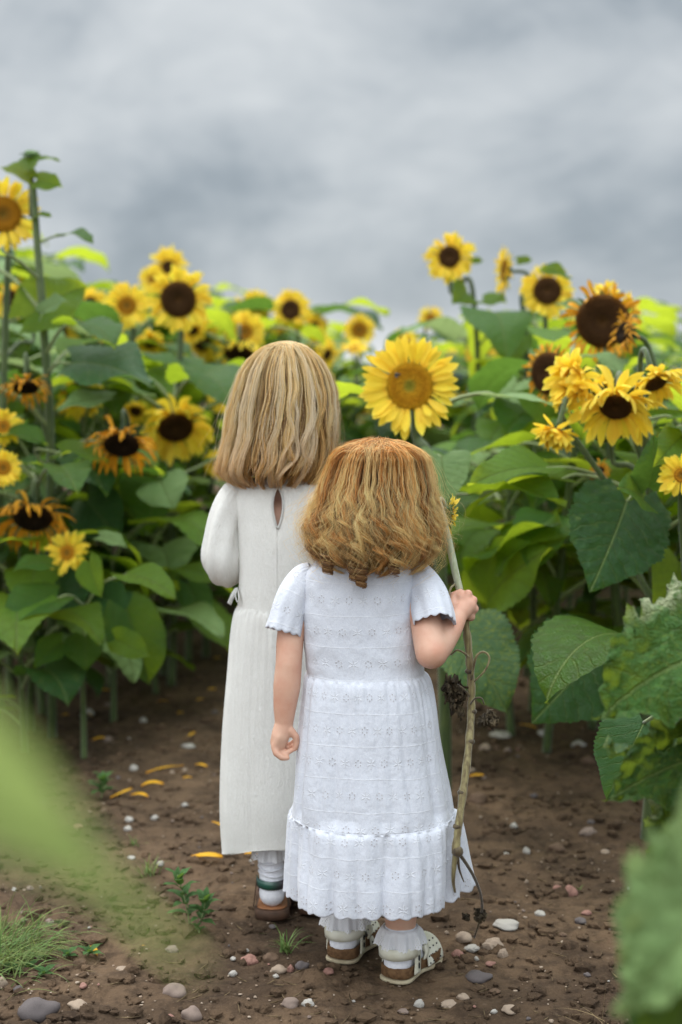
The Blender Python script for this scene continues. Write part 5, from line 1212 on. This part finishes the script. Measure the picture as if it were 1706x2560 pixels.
ST = [(91, 2330, 46, 34, 'grey', 0, 'largest stone, rounded purplish grey, cut off by the bottom edge at lower left'), (178, 2312, 25, 11, 'beige', 1, 'flat beige stone just right of the largest stone'),
      (401, 2272, 29, 19, 'taupe', 0, 'smooth oval taupe stone half sunk in crumbly soil, upper of a pair'), (440, 2321, 26, 20, 'taupe', 1, 'smooth oval taupe-brown stone near the bottom edge, lower of a pair'),
      (389, 2332, 14, 9, 'pink', 2, 'small angular pinkish stone touching the lower oval taupe stone'), (4, 2263, 14, 15, 'beige', 1, 'pale stone cut off by the left edge below the grass clump'), (44, 2284, 13, 11, 'grey', 3, 'small round dark stone beside the grass clump'),
      (396, 2178, 16, 10, 'taupe', 2, 'dull stone under the tip of the blurred near leaf'), (297, 1885, 10, 8, 'white', 0, 'round white stone, upper of two behind the blurred leaf'), (294, 1909, 10, 7, 'white', 1, 'white stone, lower of two behind the blurred leaf'),
      (355, 1876, 9, 7, 'white', 2, 'white stone right of the two stacked white ones'), (308, 1763, 10, 9, 'white', 0, 'white round stone behind the fallen petals'), (528, 1955, 18, 7, 'taupe', 1, 'flat grey-brown stone beside the cream hem'),
      (369, 1990, 9, 6, 'white', 3, 'small white stone above the leafy weed'), (433, 1721, 17, 5, 'white', 1, 'long thin pale stone left of the cream dress'), (200, 1635, 15, 12, 'white', 2, 'white stone with a curled petal beneath the left sunflowers'),
      (1101, 2236, 30, 17, 'grey', 0, 'smooth dark grey oval stone right of the sandals'), (1163, 2133, 31, 10, 'white', 3, 'long flat white stone behind the dead twig'), (1132, 2169, 25, 19, 'beige', 2, 'jagged cream stone beside the dead twig'),
      (1155, 2189, 12, 14, 'beige', 2, 'small jagged stone attached to the right of the cream one'), (1066, 2158, 20, 13, 'beige', 0, 'pale rounded stone directly left of the dead twig'), (1083, 2173, 18, 8, 'white', 2, 'flat whitish stone under the tip of the dead twig'),
      (1052, 2187, 15, 12, 'pink', 1, 'pinkish cream stone below the pale rounded one'), (1094, 2196, 7, 6, 'white', 1, None), (1241, 2097, 13, 8, 'white', 0, 'small clean white stone alone on the soil at right'),
      (1171, 2311, 19, 10, 'beige', 3, 'beige stone near the bottom edge at right'), (1135, 2313, 8, 5, 'white', 2, None), (1064, 2285, 15, 8, 'beige', 1, 'flat pale stone near the bottom edge below the dark grey oval one'), (1127, 2213, 12, 7, 'pink', 0, None),
      (1137, 2268, 14, 5, 'brown', 1, None), (1311, 2042, 17, 18, 'pink', 1, 'reddish pink stone standing up on the soil at right'), (1282, 2037, 11, 8, 'pink', 0, 'small mauve stone touching the reddish pink one'),
      (1334, 2117, 14, 8, 'grey', 1, 'small dark stone in the footprint at right'), (1347, 2101, 12, 6, 'pink', 3, None), (1350, 1900, 20, 12, 'taupe', 2, 'greyish stone on the path left of the crinkled leaves'), (1279, 1938, 20, 13, 'brown', 1, 'square brown stone on the path at right'),
      (1210, 1949, 9, 11, 'white', 0, 'oval white stone right of the stalk base'), (1181, 1897, 9, 8, 'white', 1, None), (1243, 1687, 10, 12, 'white', 2, None), (1329, 1716, 17, 9, 'white', 1, None), (1098, 1837, 23, 14, 'brown', 3, 'large brownish stone just right of the stalk'),
      (1163, 1957, 8, 5, 'white', 0, None), (1350, 1745, 18, 14, 'brown', 1, None), (572, 2196, 22, 13, 'pink', 2, 'pinkish angular stone left of the grass tuft'), (640, 2227, 19, 10, 'beige', 1, 'pale flat stone under the grass tuft'),
      (695, 2229, 16, 13, 'grey', 0, 'dark grey round stone between the grass tuft and the sandal'), (668, 2228, 8, 11, 'pink', 2, None), (634, 2241, 8, 5, 'white', 1, None), (667, 2305, 21, 13, 'taupe', 3, 'brownish oval stone below the sandals'),
      (708, 2305, 15, 12, 'white', 2, 'bright white chipped stone below the sandals'), (755, 2242, 13, 8, 'pink', 1, None), (535, 2229, 10, 7, 'white', 2, None), (962, 2294, 12, 12, 'white', 2, 'white chipped stone below the right sandal'),
      (1030, 2297, 21, 10, 'beige', 2, 'cream and rust stone right of the sandals at the bottom'), (1062, 2284, 9, 5, 'white', 0, None), (623, 2196, 19, 12, 'brown', 0, 'brown stone behind the grass tuft'), (536, 2200, 7, 5, 'white', 0, None),
      (281, 2228, 15, 5, 'beige', 0, None), (1150, 1690, 26, 8, 'white', 0, None), (1115, 1715, 14, 10, 'beige', 1, None), (250, 1700, 12, 8, 'taupe', 0, None), (330, 1650, 9, 7, 'white', 0, None), (425, 1860, 8, 5, 'white', 1, None)]
gl = {'white': 'little whitish pebble lying loose on the brown soil', 'beige': 'little beige pebble lying loose on the brown soil', 'taupe': 'little dull brown-grey pebble lying loose on the brown soil', 'grey': 'little dark grey pebble lying loose on the brown soil', 'pink': 'little reddish pebble lying loose on the brown soil', 'brown': 'little earth-brown pebble lying loose on the brown soil'}
for q in ST: stone(*q[:6], q[6] or gl[q[4]])
g = random.Random(12)
for i in range(170):
    y = 1600+(2350-1600)*g.random()**.8; x = g.uniform(-10, 1500) if y > 1900 else g.choice((g.uniform(40, 530), g.uniform(1050, 1420)))
    if 640 < x < 1000 and y < 2240: continue
    c = g.choice(('white', 'brown', 'beige', 'taupe', 'grey', 'taupe', 'brown', 'pink', 'brown')); r = g.choice((2.5, 3, 3.5, 4, 5, 7, 9))*(1 if y > 1900 else .95)
    stone(x, y, r*g.uniform(.9, 1.5), r*g.uniform(.55, .9), c, g.randrange(4), gl[c], g.uniform(0, 6))
# loose crumbs of soil and grit
def crumbs(name, n, matl, smin, smax, seed, label, cat):
    g = np.random.default_rng(seed); v0, f0 = ico(1); V_ = []; F_ = []; k = 0
    for i in range(n):
        y = 2.2+g.random()**1.6*3.8; x = g.uniform(-.26*y, .26*y); s = g.uniform(smin, smax)*(g.random()**1.5+.25)
        if abs(x) < .32 and g.random() < .45: continue
        q = v0*(1+g.normal(0, .16, (len(v0), 1)))*np.array([s*g.uniform(.8, 1.5), s*g.uniform(.8, 1.3), s*g.uniform(.5, .9)]); V_.append(q+(x, y, gz(x, y)+s*.15)); F_ += [tuple(a+k for a in f) for f in f0]; k += len(v0)
    tag(meshobj(name, np.vstack(V_), F_, matl, smooth=False), label, cat, kind='stuff')
crumbs('soil_clods', 4200, M_SOIL, .004, .015, 1, 'loose crumbs and clods of brown soil over the path', 'soil crumbs')
crumbs('grit', 1500, SM['beige'], .0012, .0034, 2, 'fine pale grit sprinkled over the brown soil', 'grit')
def litter(n, seed):
    g = np.random.default_rng(seed); v0, f0 = ico(1); V_ = []; F_ = []; k = 0
    for i in range(n):
        y = 2.2+g.random()**1.5*3.6; x = g.uniform(-.26*y, .26*y); L = g.uniform(.006, .028); a = g.uniform(0, 3.14)
        q = v0*np.array([L, .0011, .0009]); q[:, 2] += .15*L*np.abs(q[:, 0]/L); q = np.stack([q[:, 0]*math.cos(a)-q[:, 1]*math.sin(a), q[:, 0]*math.sin(a)+q[:, 1]*math.cos(a), q[:, 2]+.001], 1)
        V_.append(q+(x, y, gz(x, y))); F_ += [tuple(b+k for b in f) for f in f0]; k += len(v0)
    tag(meshobj('dry_litter', np.vstack(V_), F_, plain('dry_litter', (.20, .145, .08), .85, .2, None, (.07, .045, .025), 60)), 'scraps of dry stem and straw strewn over the soil', 'plant litter', kind='stuff')
litter(620, 6)
# ---------------------------------------------------------------- fallen petals
def petal_mesh(k):
    g = random.Random(k); v = []; uv = []; cu = g.uniform(-.5, .5); tw = g.uniform(-.8, .8)
    for i in range(11):
        t_ = i/10; w_ = .13*(.3+.7*math.sin(min(1, t_*1.4)*1.57))*(1 if t_ < .6 else math.cos((t_-.6)/.4*1.5)**.8)
        for j in (-1, -.5, 0, .5, 1):
            v.append((t_-.5, j*w_+cu*(t_-.5)**2, .05+.10*abs(j)*math.cos(tw*t_)+.12*math.sin(t_*3.1)+tw*.06*j*t_)); uv.append((j*.5+.5, t_))
    o = meshobj('fallen_petal', v, [(a*5+j, a*5+j+1, a*5+j+6, a*5+j+5) for a in range(10) for j in range(4)], M_FPET, uv=uv, col=[(1, 1, 1)]*55); me = o.data; bpy.data.objects.remove(o); return me
M_FPET = petal_mat('petal_fallen', (.80, .40, .012), (.92, .52, .02), (.70, .30, .01), .3)
FP = [petal_mesh(k) for k in range(5)]
PL = [(475, 1983, 74, .02, 'long yellow petal lying flat left of the cream hem'), (350, 1804, 52, .3, 'yellow petal lying above the two paired petals'), (283, 1830, 30, 1.1, 'short wide yellow petal, left of a pair'), (322, 1836, 46, -.3, 'yellow petal, right of a pair'),
      (378, 1770, 36, .7, 'yellow petal pointing up right behind the others'), (461, 1762, 34, -.5, 'yellow petal near the edge of the cream dress'), (430, 1790, 22, .4, None), (440, 1692, 24, 1.3, 'curled yellow petal behind the other fallen ones'), (231, 1702, 38, .3, 'yellow petal on the soil beside the left plant stems'),
      (504, 1901, 24, -1.0, 'yellow petal partly under the cream dress'), (577, 1969, 32, .05, 'yellow petal behind the cream hem beside the frilly sock'), (215, 2185, 36, -1.1, 'yellow petal under the blurred near leaf'), (1097, 1795, 36, .2, 'yellow petal right of the stalk'), (1215, 1670, 20, -.9, 'yellow petal far right on the shaded soil'),
      (375, 1612, 26, 0, None), (460, 1610, 18, .6, None), (487, 1590, 20, .3, None), (240, 1590, 24, .2, None), (200, 1643, 26, .1, 'curled yellow petal wrapped round a white stone'), (520, 1478, 20, 0, None), (500, 1520, 18, .2, None), (150, 1640, 16, .3, None), (415, 1640, 16, .5, None), (58, 1852, 20, -1, None), (330, 2180, 8, .2, None)]
for i, (x, y, L, a, lb) in enumerate(PL):
    p = gp(x, y); o = bpy.data.objects.new('fallen_petal', FP[i % 5]); link(o); u = px(p.y)*L; vs = 1/ max(.35, 1.05/p.y) if abs(a) > .6 else 1
    o.scale = (u*vs, u*1.25, u*.8); o.location = p+Vector((0, 0, .002)); o.rotation_euler = (0, 0, a); tag(o, lb or 'small yellow petal lying far back on the dark soil', 'petal', 'fallen sunflower petals')
# ---------------------------------------------------------------- weeds and grass
M_WEED = leaf_mat('weed_green', (.035, .10, .03), (.07, .17, .05), .3, (.25, .42, .06), .45, .5)
M_GRASS = plain('grass_green', (.10, .17, .045), .55, .3, None, (.20, .27, .09), 30, .35, tint=True)
M_STRAW = plain('straw', (.34, .25, .13), .7, .2)
wv, wf_, wu = blade(5, 10, 3, W=.24, lobe=.0, fold=.35, a0=.5, bend=1.0, wave=.02, quilt=.0, serr=0)
def weed(x, y, tx, ty, n, L, label, seed):
    p = gp(x, y); g = random.Random(seed); r = empty('weed', p, label, 'weed'); T = Vector(at(tx, ty, p.y))-p
    P = catmull([(0, 0, 0), tuple(T*.5+Vector((.003, 0, 0))), tuple(T)], 12); a, f, uv = tube(P, np.linspace(.0018, .0012, 12), 6); meshobj('stem', a, f, M_PETIOLE, r, uv=uv)
    o0 = meshobj('leaf', wv, wf_, M_WEED, uv=wu); me = o0.data; bpy.data.objects.remove(o0)
    for k in range(n):
        fr = 1-.75*(k/n)**1.3; q = Vector(P[int(11*fr)]); az = k*2.4; el = .9-1.0*(k/n)
        Yd = Vector((math.sin(az), math.cos(az), math.tan(el)*.7)).normalized(); o = bpy.data.objects.new('leaf', me); link(o, r); s = L*g.uniform(.75, 1.1)*(.6+.5*min(1, k/3))
        o.location = q; o.rotation_euler = frame(Yd, (0, 0, 1)).to_euler(); o.scale = (s, s, s)
weed(438, 2138, 408, 2010, 17, .040, 'small weed with a rosette of rounded leaves, taller of the pair left of the sandals', 1)
weed(452, 2142, 474, 2062, 15, .038, 'small leafy weed, shorter of the pair and nearer the older child', 2)
weed(232, 1838, 236, 1786, 14, .042, 'dark green weed standing behind the fallen petals', 3)
weed(458, 2150, 448, 2128, 9, .018, 'tiny low weed at the foot of the leafy pair', 4)
def grass(name, c, n, L, spread, seed, label, kind=None, matl=None, lean=(0, 0), yspread=1.0, wd=.0016):
    g = np.random.default_rng(seed); c = np.array(c); mb = MB()
    for i in range(n):
        a = g.uniform(0, 6.28); b = np.array([g.normal(0, spread), g.normal(0, spread*yspread), 0]); l = L*g.uniform(.45, 1.1); out = g.uniform(.3, 1.2)
        d = np.array([math.cos(a)*out+lean[0], math.sin(a)*out*.8+lean[1], 1.0]); d /= np.linalg.norm(d); p = b.copy(); pts = []; w_ = np.array([-math.sin(a), math.cos(a), 0])*wd*g.uniform(.6, 1.2)
        if abs(w_[0]) < wd*.3: w_[0] = wd*.5
        for k in range(7):
            s = k/6; pts += [p-w_*(1-s)**.6, p+w_*(1-s)**.6+(0, 0, .0002)]; p = p+d*l/6; d = d+np.array([0, 0, -.16-.1*g.random()]); d /= np.linalg.norm(d); p[2] = max(p[2], .001)
        t_ = g.uniform(.7, 1.3); mb.add(pts, [(k*2, k*2+1, k*2+3, k*2+2) for k in range(6)], c=(t_*g.uniform(.8, 1.25), t_, t_*.9))
    o = mb.build(name, matl or M_GRASS); o.location = c; return tag(o, label, 'grass', kind=kind)
grass('grass_tuft', gp(655, 2190), 34, .060, .006, 1, 'small tuft of green grass left of the sandals')
grass('grass_tuft', gp(418, 2012), 0 or 24, .045, .008, 2, 'thin grass tuft behind the leafy weeds') if False else grass('grass_tuft', gp(342, 2010), 30, .055, .009, 2, 'spreading grass tuft behind the blurred leaf tip')
grass('grass_tuft', gp(313, 1950), 12, .034, .005, 3, 'smallest grass tuft above the other tuft on the soil')
grass('grass_clump', gp(-5, 2215), 330, .11, .045, 4, 'thick long pale grass at the left edge', 'stuff', lean=(.6, 0), yspread=1.5)
grass('grass_clump', gp(60, 2190), 90, .075, .04, 5, 'thin grass spreading right from the left clump', 'stuff', lean=(.8, -.1))
grass('grass_tuft', gp(1330, 2040), 7, .014, .003, 7, 'tiny green seedling blades on the soil at right')
grass('dry_straw', gp(1425, 2370), 7, .17, .02, 8, 'thin dry straw stems at the lower right', None, M_STRAW, lean=(-.9, .35), wd=.0009)
for i, (x, y) in enumerate(((60, 2235), (150, 2205), (95, 2250), (20, 2240), (200, 2200))): weed(x, y, x+3, y-12, 7, .028, ('low broad-leaved weed under the left grass clump', 'low weed trailing right of the left grass clump', 'low weed at the front of the left grass clump', 'low weed at the left edge below the grass', 'outermost low weed right of the left grass clump')[i], 30+i)
